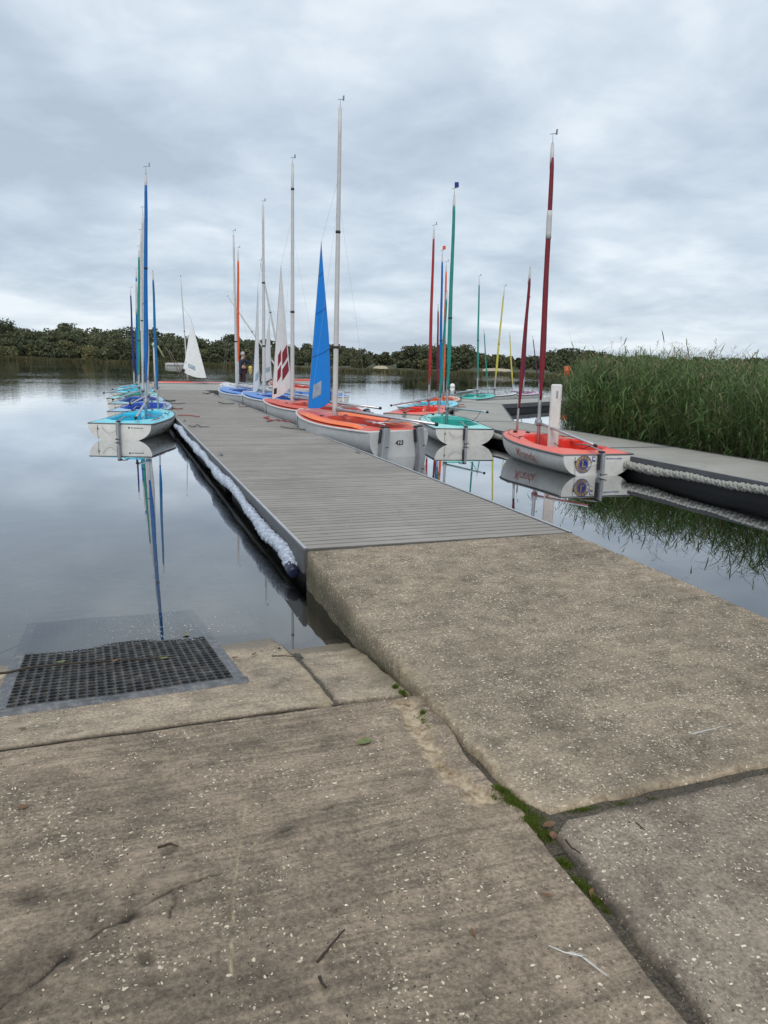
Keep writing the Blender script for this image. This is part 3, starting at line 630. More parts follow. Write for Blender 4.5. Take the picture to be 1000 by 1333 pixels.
def leaf(px, py, z, l, wd, ang, m, label, curl=.35, name='leaf'):
    p = un(px, py, z); mb = MB(); vs_ = []; n = 8
    for i in range(n+1):
        t = i/n; ww = wd*math.sin(math.pi*min(1, t*.92+.06))**.8
        for s in (-1, 0, 1):
            x = (t-.5)*l; y = s*ww/2; zz = .004+curl*abs(s)*ww*.6+curl*l*.25*(2*t-1)**2+random.uniform(0, .0012)
            vs_.append((p.x+x*math.cos(ang)-y*math.sin(ang), p.y+x*math.sin(ang)+y*math.cos(ang), z+zz))
    mb.add(vs_, [(i*3+k, i*3+3+k, i*3+4+k, i*3+1+k) for i in range(n) for k in (0, 1)], True)
    st = p; mb.tube([(p.x-math.cos(ang)*l*.5, p.y-math.sin(ang)*l*.5, z+.006), (p.x-math.cos(ang)*l*.75, p.y-math.sin(ang)*l*.75, z+.008)], .0012, 5)
    return tag(mb.build(name, m), label, 'leaf')
leaf(475, 968, zs(475, 968), .075, .05, .3, 'leaf_green', 'single dull green leaf on the brown foreground slab')
leaf(715, 1078, .20, .055, .03, .2, 'leaf_brown', 'curled brown leaf on the moss at the joint corner', .7)
leaf(720, 1092, .20, .045, .028, 1.0, 'leaf_brown', 'small crumpled brown leaf just below the mossy corner', .8)
leaf(713, 1168, zs(713, 1168), .035, .016, -.6, 'leaf_brown', 'brown bark flake on the slab beside the lower joint')
leaf(616, 1216, zs(616, 1216), .035, .012, 1.4, 'leaf_brown', 'narrow brown chip upright in the middle of the foreground slab')
leaf(306, 858, .05, .045, .022, .3, 'leaf_brown', 'brown leaf right beside the mat edge', .5)
leaf(331, 853, .05, .05, .018, .8, 'leaf_brown', 'dark folded leaf right of the mat near the water', .6)
leaf(364, 846, .045, .02, .018, .1, 'twig', 'small black pebble-like leaf scrap near the water channel', .9)
leaf(80, 863, .056, .05, .03, .2, 'leaf_green', 'yellow green leaf caught under the branch on the mat', .3)
leaf(214, 858, .056, .05, .03, -.2, 'leaf_green', 'yellow green leaf at the tip of the branch on the mat', .3)
leaf(243, 826, .004, .045, .035, .2, 'leaf_green', 'pale yellow leaf floating over the sunken mat', .1)
leaf(150, 862, .07, .05, .025, .9, 'leaf_brown', 'brown leaf hanging on the branch across the mat', .5)
leaf(773, 1166, .185, .05, .03, .7, 'leaf_brown', 'tan leaf lodged in the lower mossy joint', .5)
leaf(862, 1245, .19, .04, .022, .4, 'twig', 'dark rotten leaf in the joint at bottom right', .5)
leaf(30, 1053, zs(30, 1053), .04, .03, .2, 'leaf_brown', 'dull tan leaf at the far left of the slab', .3)
leaf(30, 950, zs(30, 950), .03, .02, .2, 'leaf_brown', 'small tan leaf near the left end of the cross joint', .3)
def feather():
    mb = MB(); pts = [un(px, py, .235) for px, py in ((714, 1232), (735, 1241), (757, 1246), (772, 1258), (790, 1272))]
    pts = [Vector((p.x, p.y, .238)) for p in pts]; mb.tube(pts, [.002, .0018, .0014, .001, .0006], 5)
    for i in range(60):
        t = .25+.75*i/60; k = min(3, int(t*4)); p = pts[k].lerp(pts[k+1], t*4-k); d = (pts[k+1]-pts[k]).normalized(); n = Vector((-d.y, d.x, 0))
        for s in (-1, 1):
            q = p+(d*.022+n*s*random.uniform(.006, .014)*(1.2-t))+Vector((0, 0, random.uniform(0, .006)))
            mb.add([p-d*.001, p+d*.001, q], [(0, 1, 2)])
    tag(mb.build('feather', 'feather'), 'bedraggled white feather on the foreground slab near the joint', 'feather')
feather()

# ------------------------------------------------------------------ main jetty
DX0, DX1, DZ = 1.375, 3.83, 0.32
def jetty():
    root = empty('jetty', ((DX0+DX1)/2, 5.6, 0)); tag(root, 'long grey boarded floating jetty running out from the ramp', 'jetty')
    wd = DX1-DX0-.03; pitch = .121; bw = .1150; b = MB(); h = .028
    # one board: grooved top made of shallow ribs
    nr = 6; prof = [(-bw/2, -h), (-bw/2, -.006), (-bw/2+.006, 0)]
    for k in range(nr):
        a = -bw/2+.006+(bw-.012)*k/nr; e = (bw-.012)/nr
        prof += [(a+e*.12, 0), (a+e*.22, -.0022), (a+e*.62, -.0022), (a+e*.72, 0)]
    prof += [(bw/2-.006, 0), (bw/2, -.006), (bw/2, -h)]
    vs_ = [(-wd/2, y, z) for y, z in prof]+[(wd/2, y, z) for y, z in prof]; n = len(prof)
    b.add(vs_, [(i, i+n, i+1+n, i+1)[::-1] for i in range(n-1)]+[(n-1, 2*n-1, n, 0)[::-1], tuple(range(n)), tuple(range(2*n-1, n-1, -1))])
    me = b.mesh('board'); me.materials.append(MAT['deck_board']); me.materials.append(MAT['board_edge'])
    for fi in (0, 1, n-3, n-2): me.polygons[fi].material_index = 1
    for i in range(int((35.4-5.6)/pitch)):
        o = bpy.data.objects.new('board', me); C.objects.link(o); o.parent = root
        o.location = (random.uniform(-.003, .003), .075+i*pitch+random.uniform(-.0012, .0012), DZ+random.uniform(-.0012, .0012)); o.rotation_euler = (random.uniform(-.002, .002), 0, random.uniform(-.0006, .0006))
    L = 29.8
    for s in (-1, 1):
        MB().box((s*(wd/2+.022), L/2, DZ-.100), (.040, L, .205), 0, .006).build('fascia_board', 'fascia', root)
        MB().box((s*(wd/2+.020), L/2, DZ+.008), (.028, L, .010), 0, .003).build('edge_trim', 'trim_pale', root)
    for i in range(12):
        y = 1.2+i*2.5; mb = MB(); mb.box((0, y, -.02), (wd-.12, 1.9, .50), 0, .06); mb.build('float', 'float_black', root)
        MB().box((0, y+1.25, DZ-.10), (wd-.06, .08, .14)).build('cross_beam', 'fascia', root)
    for y in (6.0, 12.4, 18.6, 24.8):
        for s in (-1, 1):
            c = MB(); x = s*(wd/2-.10); c.box((x, y, DZ+.012), (.05, .16, .014), 0, .004); c.tube([(x, y-.12, DZ+.05), (x, y-.05, DZ+.055), (x, y+.05, DZ+.055), (x, y+.12, DZ+.05)], .011, 6); c.tube([(x, y-.04, DZ+.01), (x, y-.04, DZ+.05)], .012, 6); c.tube([(x, y+.04, DZ+.01), (x, y+.04, DZ+.05)], .012, 6)
            c.build('mooring_cleat', 'alu_dull', root)
    return root
jetty()
def poly_deck(name, polys, label, cat, origin, zt=DZ, m='finger_deck', rail=True):
    root = empty(name, (origin[0], origin[1], 0)); tag(root, label, cat)
    for pi, P in enumerate(polys):
        P = [(x-origin[0], y-origin[1]) for x, y in P]; n = len(P); z = zt-.003*pi
        d = MB(); d.add([(x, y, z) for x, y in P]+[(x, y, z-.05) for x, y in P], [tuple(range(n)), tuple(range(2*n-1, n-1, -1))]+[(i, i+n, (i+1) % n+n, (i+1) % n) for i in range(n)]); d.build('deck_panel', m, root)
        cx = sum(p[0] for p in P)/n; cy = sum(p[1] for p in P)/n
        f = MB(); q = [(cx+(x-cx)*.985, cy+(y-cy)*.985) for x, y in P]
        f.add([(x, y, z-.052) for x, y in q]+[(x, y, -.22) for x, y in q], [(i, i+n, (i+1) % n+n, (i+1) % n) for i in range(n)]); f.build('float', 'float_black', root)
        for i in range(n):
            a, b = Vector((*P[i], 0)), Vector((*P[(i+1) % n], 0)); l = (b-a).length; ang = math.atan2(b.y-a.y, b.x-a.x); nx, ny = math.sin(ang), -math.cos(ang); mid = (a+b)/2
            MB().box((mid.x+nx*.022, mid.y+ny*.022, z-.075), (l-.05, .040, .165), ang, .005).build('fascia_board', 'fascia', root)
    return root
poly_deck('cross_jetty', [[(1.0, 35.46), (8.0, 35.46), (8.0, 43.5), (1.0, 43.5)]], 'wide grey cross pontoon at the far end of the long jetty', 'jetty', (7, 39), DZ-.01)
def finger():
    p1 = [(8.25, -3), (10.2, -3), (10.15, 5.0), (8.25, 5.0)]; p2 = [(8.25, 5.02), (10.15, 5.02), (10.1, 11.6), (8.25, 11.6)]; p3 = [(8.25, 11.62), (10.1, 11.62), (10.05, 17.7), (8.3, 17.7)]
    p4 = [(8.3, 17.72), (10.05, 17.72), (13.9, 25.5), (12.6, 26.9), (9.2, 19.6)]; p5 = [(13.92, 25.52), (26.0, 32.9), (25.0, 34.5), (12.62, 26.92)]
    return poly_deck('side_pontoon', [p1, p2, p3, p4, p5], 'pale grey side pontoon bending away beside the reed bed', 'jetty', (9.2, 8))
finger()

# plaited rope fenders
def plait(name, path, r, label, m, wob=.02, pitch=.24, cap=True, strands=4):
    root = empty(name, path[0]); o = Vector(path[0]); tag(root, label, 'fender')
    P = [Vector(p) for p in path]; seg = [(b-a).length for a, b in zip(P[:-1], P[1:])]; L = sum(seg)
    def pt(s):
        k = 0
        while k < len(seg)-1 and s > seg[k]: s -= seg[k]; k += 1
        return P[k].lerp(P[k+1], min(1, s/seg[k])), (P[k+1]-P[k]).normalized()
    n = int(L/.022); allp = []
    for st in range(strands*2):
        pts = []; rs = []
        sgn = 1 if st % 2 else -1; ph = 2*math.pi*(st//2)/strands
        for i in range(n+1):
            s = L*i/n; c, t = pt(s); u = Vector((t.y, -t.x, 0)).normalized(); v = u.cross(t)*-1
            wv = u*(wob*math.sin(s*2.3+1)+.5*wob*math.sin(s*5.1)) + Vector((0, 0, 1))*(wob*1.3*math.sin(s*1.7+2)+wob*.8*math.sin(s*4.1))
            an = sgn*2*math.pi*s/pitch+ph; weave = .78+.24*math.cos(strands*(2*math.pi*s/pitch)+ph*sgn+(0 if sgn > 0 else math.pi))
            fat = 1+.16*math.sin(s*1.9)+.08*math.sin(s*7)
            rad = r*weave*fat*.72
            pts.append(c+wv+u*(rad*math.cos(an))+v*(rad*math.sin(an))-o); rs.append(r*.40*fat)
        MB().tube(pts, rs, 6).build('rope_strand', 'rope_shade' if (m == 'rope_white' and sgn > 0) else m, root)  # alternate strands blue-grey: shade between the plaits put into their colour
    core = [pt(L*i/60)[0]-o+Vector((0, 0, 1))*(wob*1.3*math.sin(L*i/60*1.7+2)+wob*.8*math.sin(L*i/60*4.1)) for i in range(61)]
    MB().tube(core, r*.55, 8).build('core', m, root)
    if cap:
        c, t = pt(0); MB().tube([Vector((0, 0, 0))-t*.09+Vector((0, 0, wob)), Vector((0, 0, 0))-t*.085+Vector((0, 0, wob)), t*.05+Vector((0, 0, wob))], [r*.6, r*.85, r*.9], 14).build('end_cap', 'navy_plastic', root)
    return root
FX = DX0-.075
plait('rope_fender', [(FX, 5.80, .10), (FX, 6.2, .17), (FX, 7.2, .20), (FX, 9, .22), (FX, 12, .22), (FX, 18.2, .22)], .056, 'white plaited rope fender with navy end cap along the long jetty', 'rope_white', .011, pitch=.17, strands=3)
plait('rope_fender', [(8.15, 10.9, .16), (8.15, 9.2, .20), (8.15, 7.5, .21), (8.15, 5.0, .21)], .062, 'weathered white plaited rope fender hung along the side pontoon', 'rope_worn', .010, pitch=.22, cap=False, strands=3)
plait('rope_fender', [(8.15, 17.3, .20), (8.15, 15.6, .20), (8.15, 13.6, .20)], .07, 'dark capped plaited fender behind the near teal dinghy', 'rope_worn', .012)

# ------------------------------------------------------------------ boats
def text_mesh(body, size=1.0, shear=0.0, bold=0.0):
    cu = bpy.data.curves.new('lettering', 'FONT'); cu.body = body; cu.size = size; cu.align_x = 'CENTER'; cu.align_y = 'CENTER'; cu.shear = shear; cu.offset = bold; cu.resolution_u = 3
    o = bpy.data.objects.new('lettering', cu); C.objects.link(o); bpy.context.view_layer.update()
    me = bpy.data.meshes.new_from_object(o.evaluated_get(bpy.context.evaluated_depsgraph_get())); bpy.data.objects.remove(o); me.name = 'lettering'; return me
class Hull:
    """hull form: y runs forward from the transom, x to starboard, waterline z = 0"""
    def __init__(s, L, B, stern, z0, z1, keel=-.12, n=2.7, full=2.5, bowk=.5, tm=.42, be=.62):
        s.L, s.B, s.st, s.z0, s.z1, s.k, s.n, s.full, s.bk, s.tm, s.be = L, B, stern, z0, z1, keel, n, full, bowk, tm, be
    def b(s, t):
        if t < s.tm: return s.B*(s.st+(1-s.st)*math.sin(math.pi/2*t/s.tm)**.9)
        q = (t-s.tm)/(1.0-s.tm); return s.B*max(0.0, 1-q**s.full)**s.be
    def sheer(s, t): return s.z0+(s.z1-s.z0)*t**1.8-.015*math.sin(math.pi*t)
    def keel(s, t): return s.k*(1-.45*(1-t)**2)+s.bk*(s.sheer(1)-s.k)*max(0, (t-.62)/.38)**2.4
    def sec(s, t, ph):
        b, z, k = s.b(t), s.sheer(t), s.keel(t); e = 2/s.n; return (b*abs(math.sin(ph))**e*(1 if ph >= 0 else -1), t*s.L, z-(z-k)*abs(math.cos(ph))**e)
    def side(s, t, z):
        q = max(0, min(1, (s.sheer(t)-z)/(s.sheer(t)-s.keel(t)))); return s.b(t)*max(0, 1-q**s.n)**(1/s.n)
    def outline(s, k=1.0, n=60):
        pts = []; ts = [1-(1-i/n)**1.7 for i in range(n+1)]
        for t in ts: pts.append((s.b(t)*k, t*s.L, s.sheer(t)))
        for t in ts[::-1][1:]: pts.append((-s.b(t)*k, t*s.L, s.sheer(t)))
        return pts
    def shell(s, m, root, part='hull', inset=True):
        mb = MB(); nt_, nph = 30, 11; vs_ = []
        ts = [1-(1-i/nt_)**1.6 for i in range(nt_+1)]
        for t in ts:
            for j in range(2*nph+1):
                q = s.sec(t, (j-nph)/nph*math.pi/2); vs_.append((q[0], q[1]-(.05*max(0, q[2]) if t == 0 else 0), q[2]))
        w_ = 2*nph+1
        mb.add(vs_, [(i*w_+j, (i+1)*w_+j, (i+1)*w_+j+1, i*w_+j+1) for i in range(nt_) for j in range(w_-1)], True)
        h = mb.build(part, m, root); tr = MB(); e = [s.sec(0, (j-nph)/nph*math.pi/2) for j in range(w_)]
        rk = lambda p: (p[0], p[1]-.05*max(0, p[2]), p[2])
        tr.add([rk(p) for p in e]+[(0, -.02, s.sheer(0)*.5)], [(j, j+1, w_) for j in range(w_-1)]+[(w_-1, 0, w_)], False); tr.build('transom', m, root)
        return h
def cross2(o, d, pts):
    best = None
    for (ax, ay), (bx, by) in zip(pts, pts[1:]+pts[:1]):
        ex, ey = bx-ax, by-ay; den = d[0]*ey-d[1]*ex
        if abs(den) < 1e-9: continue
        t = ((ax-o[0])*ey-(ay-o[1])*ex)/den; u = ((ax-o[0])*d[1]-(ay-o[1])*d[0])/den
        if t > 0 and -1e-6 <= u <= 1+1e-6 and (best is None or t < best): best = t
    return (o[0]+d[0]*best, o[1]+d[1]*best)
def decking(H, root, deckm, cockm, cpt, floor, seat=None):
    """deck ring between gunwale and a sunken cockpit; cpt(angle) gives the cockpit rim"""
    out = [(x*.985, y) for x, y, z in H.outline()]; n = 72; o = (0, cpt[1])
    rim = []; outer = []
    for i in range(n):
        a = 2*math.pi*i/n; cx, sy = math.cos(a), math.sin(a)
        nn = cpt[4]; hw = cpt[2]*(1-cpt[5]*sy) ; den = (abs(cx/hw)**nn+abs(sy/cpt[3])**nn)**(1/nn); rim.append((cx/den, o[1]+sy/den))
        outer.append(cross2(o, (cx, sy), out))
    def zat(y): return H.sheer(min(1, max(0, y/H.L)))
    vs_ = []; rings = 6
    for r in range(rings+1):
        f = r/rings
        for (rx, ry), (ox, oy) in zip(rim, outer):
            x, y = lerp(ox, rx, f), lerp(oy, ry, f); vs_.append((x, y, zat(y)+.012+.05*math.sin(f*math.pi/2)*min(1, math.hypot(ox-rx, oy-ry)/.3)+.018*(f > .95)))
    d = MB(); d.add(vs_, [(r*n+i, r*n+(i+1) % n, (r+1)*n+(i+1) % n, (r+1)*n+i) for r in range(rings) for i in range(n)], True); dk = d.build('deck', deckm, root)
    zr = [v[2] for v in vs_[-n:]]; c = MB(); cv = [vs_[-n+i] for i in range(n)]
    for f, zf in ((.965, .0), (.93, .12), (.90, .6), (.86, .93), (.80, 1.0), (.4, 1.0)):
        for i in range(n): cv.append((rim[i][0]*f, o[1]+(rim[i][1]-o[1])*f, lerp(zr[i]-.004, floor, zf)))
    cv.append((0, o[1], floor)); k = 6
    c.add(cv, [(r*n+i, r*n+(i+1) % n, (r+1)*n+(i+1) % n, (r+1)*n+i) for r in range(k) for i in range(n)]+[(k*n+i, k*n+(i+1) % n, (k+1)*n) for i in range(n)], True)
    c.build('cockpit', cockm, root); return dk
def gunwale(H, root, m, r=.022):
    pts = H.outline(1.0, 44); mb = MB(); q = [Vector((x, y, z)) for x, y, z in pts]
    mb.tube(q, r, 7, closed=True); mb.build('gunwale', m, root)
def mast(root, base, top, r, m, name='mast', furl=None, fr=.045, f0=.10, f1=.93, patches=(), vane=True, bands=()):
    """mast from base to top in the boat's own frame, optionally with its sail rolled round it"""
    a, b = Vector(base), Vector(top); n = 12
    M = MB().tube([a.lerp(b, i/n) for i in range(n+1)], [r*(1-.45*i/n) for i in range(n+1)], 10).build(name, m, root)
    if furl:
        k = 30; pts = []; rs = []
        for i in range(k+1):
            t = i/k; u = lerp(f0, f1, t); pts.append(a.lerp(b, u)+Vector((.005*math.sin(t*9), -.012, 0)))
            rs.append(fr*(.45+.60*sstep(0, .20, t))*(1-.42*t)*(1+.025*math.sin(t*31)) if t < .985 else r*.8)
        MB().tube(pts, rs, 10, flat=.86).build('furled_sail', furl, root)
        if f1 < .97: MB().tube([a.lerp(b, f1-.035), a.lerp(b, f1), a.lerp(b, min(.995, f1+.05))], [fr*.56, fr*.60, fr*.5], 8).build('sail_head', 'mast_white', root)
        for (t0, t1, pm) in patches: MB().tube([a.lerp(b, lerp(t0, t1, i/5))+Vector((.0, -.014, 0)) for i in range(6)], [fr*(1.22-.52*(lerp(t0, t1, i/5)-f0)/(f1-f0)) for i in range(6)], 10, flat=.86).build('sail_patch', pm, root)
        for u in bands: MB().tube([a.lerp(b, u)+Vector((0, -.012, 0)), a.lerp(b, u+.006)+Vector((0, -.012, 0))], fr*1.15*(1-.5*u)+.004, 10).build('sail_tie', 'black', root)
    else:
        for u in bands: MB().tube([a.lerp(b, u), a.lerp(b, u+.008)], r*1.12*(1-.45*u)+.003, 10).build('mast_band', 'black', root)
    if vane:
        v = MB(); d = (b-a).normalized(); p = b+d*.02; v.tube([b, b+d*.16], .005, 5); v.tube([b+d*.14+Vector((-.06, 0, 0)), b+d*.15+Vector((.08, 0, .02))], .006, 5)
        if isinstance(vane, str):
            q = b+d*.16; v2 = MB(); v2.add([q, q+Vector((.11, .02, .03)), q+Vector((.10, .02, .14)), q+Vector((0, 0, .13)), q+Vector((0, .006, 0)), q+Vector((.11, .026, .03)), q+Vector((.10, .026, .14)), q+Vector((0, .006, .13))], [(0, 1, 2, 3), (7, 6, 5, 4), (0, 4, 5, 1), (1, 5, 6, 2), (2, 6, 7, 3), (3, 7, 4, 0)]); v2.build('pennant', vane, root)
        else: v.box((b+d*.19+Vector((.075, 0, 0)))[:], (.012, .05, .09))
        v.build('wind_vane', 'alu_dull', root)
    return M
def rope(root, pts, r=.006, m='rope_dark', name='rope', sag=0.0):
    P = [Vector(p) for p in pts]; out = []
    for a, b in zip(P[:-1], P[1:]):
        for k in range(6): t = k/6; out.append(a.lerp(b, t)-Vector((0, 0, sag*4*t*(1-t))))
    out.append(P[-1]); return MB().tube(out, r, 5).build(name, m, root)
def rudder(root, x, z, tilt=0.0, depth_=-.28, wd=.13, m='alu_dull', y=-.06, th=.05):
    mb = MB(); h = z+.10-depth_
    o = mb.box((0, 0, depth_+h/2-z), (th, wd, h), 0, .012).build('rudder', m, root, (x, y-.05, z)); o.rotation_euler = (0, tilt, 0)
    st = MB().box((-th*.5-.014, .035, -.06), (.026, .07, .26), 0, .008).box((0, .03, .11), (th+.03, .12, .04), 0, .012).build('rudder_stock', 'black', o)
    rope(o, [(0, -.02, -.22), (-.05, -.06, -.27), (.06, -.08, -.25)], .009, 'rope_dark', 'lifting_line')
    return o
def in_boat(root, p):                     # world point -> boat frame
    c, s = math.cos(root.rotation_euler.z), math.sin(root.rotation_euler.z); d = Vector(p)-root.location
    return Vector((d.x*c+d.y*s, -d.x*s+d.y*c, d.z))
def boat_root(name, stern, head, label, group):
    return tag(empty(name, (stern[0], stern[1], 0), -R_(head)), label, 'dinghy', group)
def aim(root, base, px):                   # masthead: seen at that place in the view, upright in depth
    c, s = math.cos(root.rotation_euler.z), math.sin(root.rotation_euler.z); b = Vector(base)
    wv = root.location+Vector((b.x*c-b.y*s, b.x*s+b.y*c, b.z)); return in_boat(root, ath(px[0], px[1], depth(wv)))
def hansa(stern, head, pal, label, main, jib, boom=(.30, -.05, .50), scale=1.06, group='small two-masted dinghies', keel_up=False, rud=True, tiller=0, vane=True, mx=.62, jx=.93, patches=(), bands=(.55,), logo=False, name='sailing_dinghy', fr=.056, furlbase=.085):
    root = boat_root(name, stern, head, label, group); L, B = 3.0*scale, .67*scale
    Hh = Hull(L, B, .95, .35, .47, -.09, 2.35, 2.4, .45, .42); Hh.shell('gelcoat', root)
    gunwale(Hh, root, 'rubber_grey', .020*scale)
    decking(Hh, root, 'deck_'+pal, 'cockpit_'+pal, (0, .385*L, .50*scale, .325*L, 2.8, .05), .10)
    zf = .10
    st = MB(); st.box((0, .36*L, zf+.10), (.42, .44, .16), 0, .05); st.box((0, .27*L, zf+.26), (.42, .07, .34), 0, .03); st.build('seat', 'cockpit_'+pal, root)
    ms = MB(); ms.lathe([(.20, zf-.02), (.19, zf+.10), (.14, zf+.17), (.07, zf+.19), (.035, zf+.19)], (0, mx*L, 0), 16); ms.build('mast_step', 'cockpit_'+pal, root)
    if main:
        mb_ = (0, mx*L, zf+.15); top = aim(root, mb_, main[0]); mast(root, mb_, top, .036, 'alu' if main[1] != 'white' else 'mast_white', 'mast', ('furl_'+main[1]) if main[1] and main[1] != 'white' else 'mast_white', fr, furlbase+.08, .955 if main[1] != 'white' else .975, patches, vane, bands)
        if boom:
            bx, by, bz = boom; a = Vector(mb_).lerp(top, .085); MB().tube([a, a.lerp(Vector((bx, by, bz)), .5), (bx, by, bz)], [.026, .026, .022], 8).build('boom', 'alu', root)
            MB().tube([(bx, by-.03, bz-.01), (bx, by+.02, bz)], .03, 8).build('boom_end', 'black', root)
            MB().tube([a+Vector((0, 0, -.06)), a+Vector((0, 0, .06))], .058, 10).build('gooseneck', 'alu_dull', root)
            rope(root, [(bx*.8, by+.1, bz+.02), (bx*.4, .25*L, .48), (.05, .5*L, .4)], .006, 'rope_dark', 'sheet', .1)
    if jib:
        jb = (0, jx*L, Hh.sheer(jx)+.03); top = aim(root, jb, jib[0]); mast(root, jb, top, .024, 'alu', 'jib_mast', ('furl_'+jib[1]) if jib[1] != 'white' else 'mast_white', fr*.72, .14, .93, (), False, ())
    if rud: rudder(root, 0, .30, 0, rud if rud is not True else -.10)
    z = Hh.sheer(0)
    tl = MB().tube([(0, -.05, z+.08), (0, .35, z+.13), (.02, .75, z+.10)], .014, 6).build('tiller', 'alu_dull', root)
    rr_ = random.Random(int(stern[1]*100))
    for k in range(4):                          # sheets and tails left lying about the deck
        sx_ = rr_.choice((-1, 1)); y0_ = rr_.uniform(.45, .9)*L; pts = [(sx_*rr_.uniform(.1, .4)*B, y0_, Hh.sheer(y0_/L)+.075)]
        for q in range(4): yy_ = max(.08*L, pts[-1][1]-rr_.uniform(.15, .4)); pts.append((max(-.9*B, min(.9*B, sx_*rr_.uniform(.75, .92)*Hh.b(yy_/L))), yy_, Hh.sheer(yy_/L)+.06))
        rope(root, pts, .0055, rr_.choice(('rope_pale', 'rope_dark', 'rope_dark', 'rope_red')), 'sheet', -.01)
    coil = MB(); coil.tube([(.12+.10*math.cos(a*.7)*(1-.01*a), .25*L+.10*math.sin(a*.7)*(1-.01*a), zf+.02+.002*a) for a in range(40)], .008, 5); coil.build('rope_coil', 'rope_pale', root)
    if keel_up: MB().box((.03, .50*L, .86), (.20, .055, 1.22), R_(-25), .022).build('centreboard', 'gelcoat', root); MB().box((.035, .50*L-.028, 1.28), (.035, .02, .14), R_(-25), .004).build('lifting_slot', 'alu_dull', root)
    else: MB().box((0, .47*L, .30), (.06, .22, .24), 0, .02).build('centreboard', 'gelcoat', root)
    for sx_, yy in ((-.42, .62), (.44, .62), (.0, .80), (-.2, .84)):
        yy *= L; zz = Hh.sheer(yy/L)+.06; MB().box((sx_*scale, yy, zz), (.05, .09, .05), .4, .012).build('cleat', 'black', root)
    rope(root, [(-.46, -.03, z-.02), (-.47, -.05, z-.16), (-.45, -.04, z-.33)], .004, 'brown_cord', 'line'); MB().ball((-.46, -.04, z-.10), .016, 8, 6).build('fairlead', 'black', root)
    rope(root, [(-.38, -.04, z-.05), (-.20, -.06, z-.20), (.0, -.11, z-.05)], .003, 'brown_cord', 'line', .03)
    rope(root, [(.1, .88*L, Hh.sheer(.88)+.05), (.25, .75*L, Hh.sheer(.75)+.06), (.42, .6*L, Hh.sheer(.6)+.05)], .006, 'rope_pale', 'line', .0)
    return root, Hh
def sail(root, tack, head, clew, m, belly=.10, name='jib', hollow=.05, foot=.08, nx=10, ny=22):
    """triangular sail as a curved sheet of real thickness"""
    T, Hd, K = Vector(tack), Vector(head), Vector(clew); nrm = (Hd-T).cross(K-T).normalized(); g = []
    up_ = (Hd-T).normalized()
    for j in range(ny+1):
        v = j/ny
        for i in range(nx+1):
            u = i/nx; l = T.lerp(Hd, v); k = K.lerp(Hd, v); p = l.lerp(k, u)
            p = p+nrm*(belly*math.sin(math.pi*u)*(1-v)**.8*(.35+.65*math.sin(math.pi*min(1, v*1.0+.15)))) - up_*(foot*math.sin(math.pi*u)*(1-v)**6) - (k-l)*(hollow*u*math.sin(math.pi*v))
            g.append(p)
    def pt(u, v, off=.004):
        i = min(nx-1, int(u*nx)); j = min(ny-1, int(v*ny)); fu, fv = u*nx-i, v*ny-j; a = lambda q, r: g[r*(nx+1)+q]
        return a(i, j).lerp(a(i+1, j), fu).lerp(a(i, j+1).lerp(a(i+1, j+1), fu), fv)+nrm*off
    w_ = nx+1; N_ = len(g); top = [p+nrm*.0015 for p in g]; bot = [p-nrm*.0015 for p in g]
    F1 = [(j*w_+i, j*w_+i+1, (j+1)*w_+i+1, (j+1)*w_+i) for j in range(ny) for i in range(nx)]
    F2 = [tuple(N_+q for q in f[::-1]) for f in F1]
    s = MB(); s.add(top+bot, F1+F2, True); o = s.build(name, m, root); return o, pt, nrm
def patch(parent, pt, u0, u1, v0, v1, m, name, off=.006, sk=0.0):
    mb = MB(); n = 4
    for sgn in (1, -1):
        vs_ = [pt(lerp(u0, u1, a/n), lerp(v0, v1, b/n)+sk*(a/n), off*sgn) for b in range(n+1) for a in range(n+1)]
        fs = [(b*(n+1)+a, b*(n+1)+a+1, (b+1)*(n+1)+a+1, (b+1)*(n+1)+a) for a in range(n) for b in range(n)]; mb.add(vs_, fs if sgn > 0 else [f[::-1] for f in fs])
    return mb.build(name, m, parent)
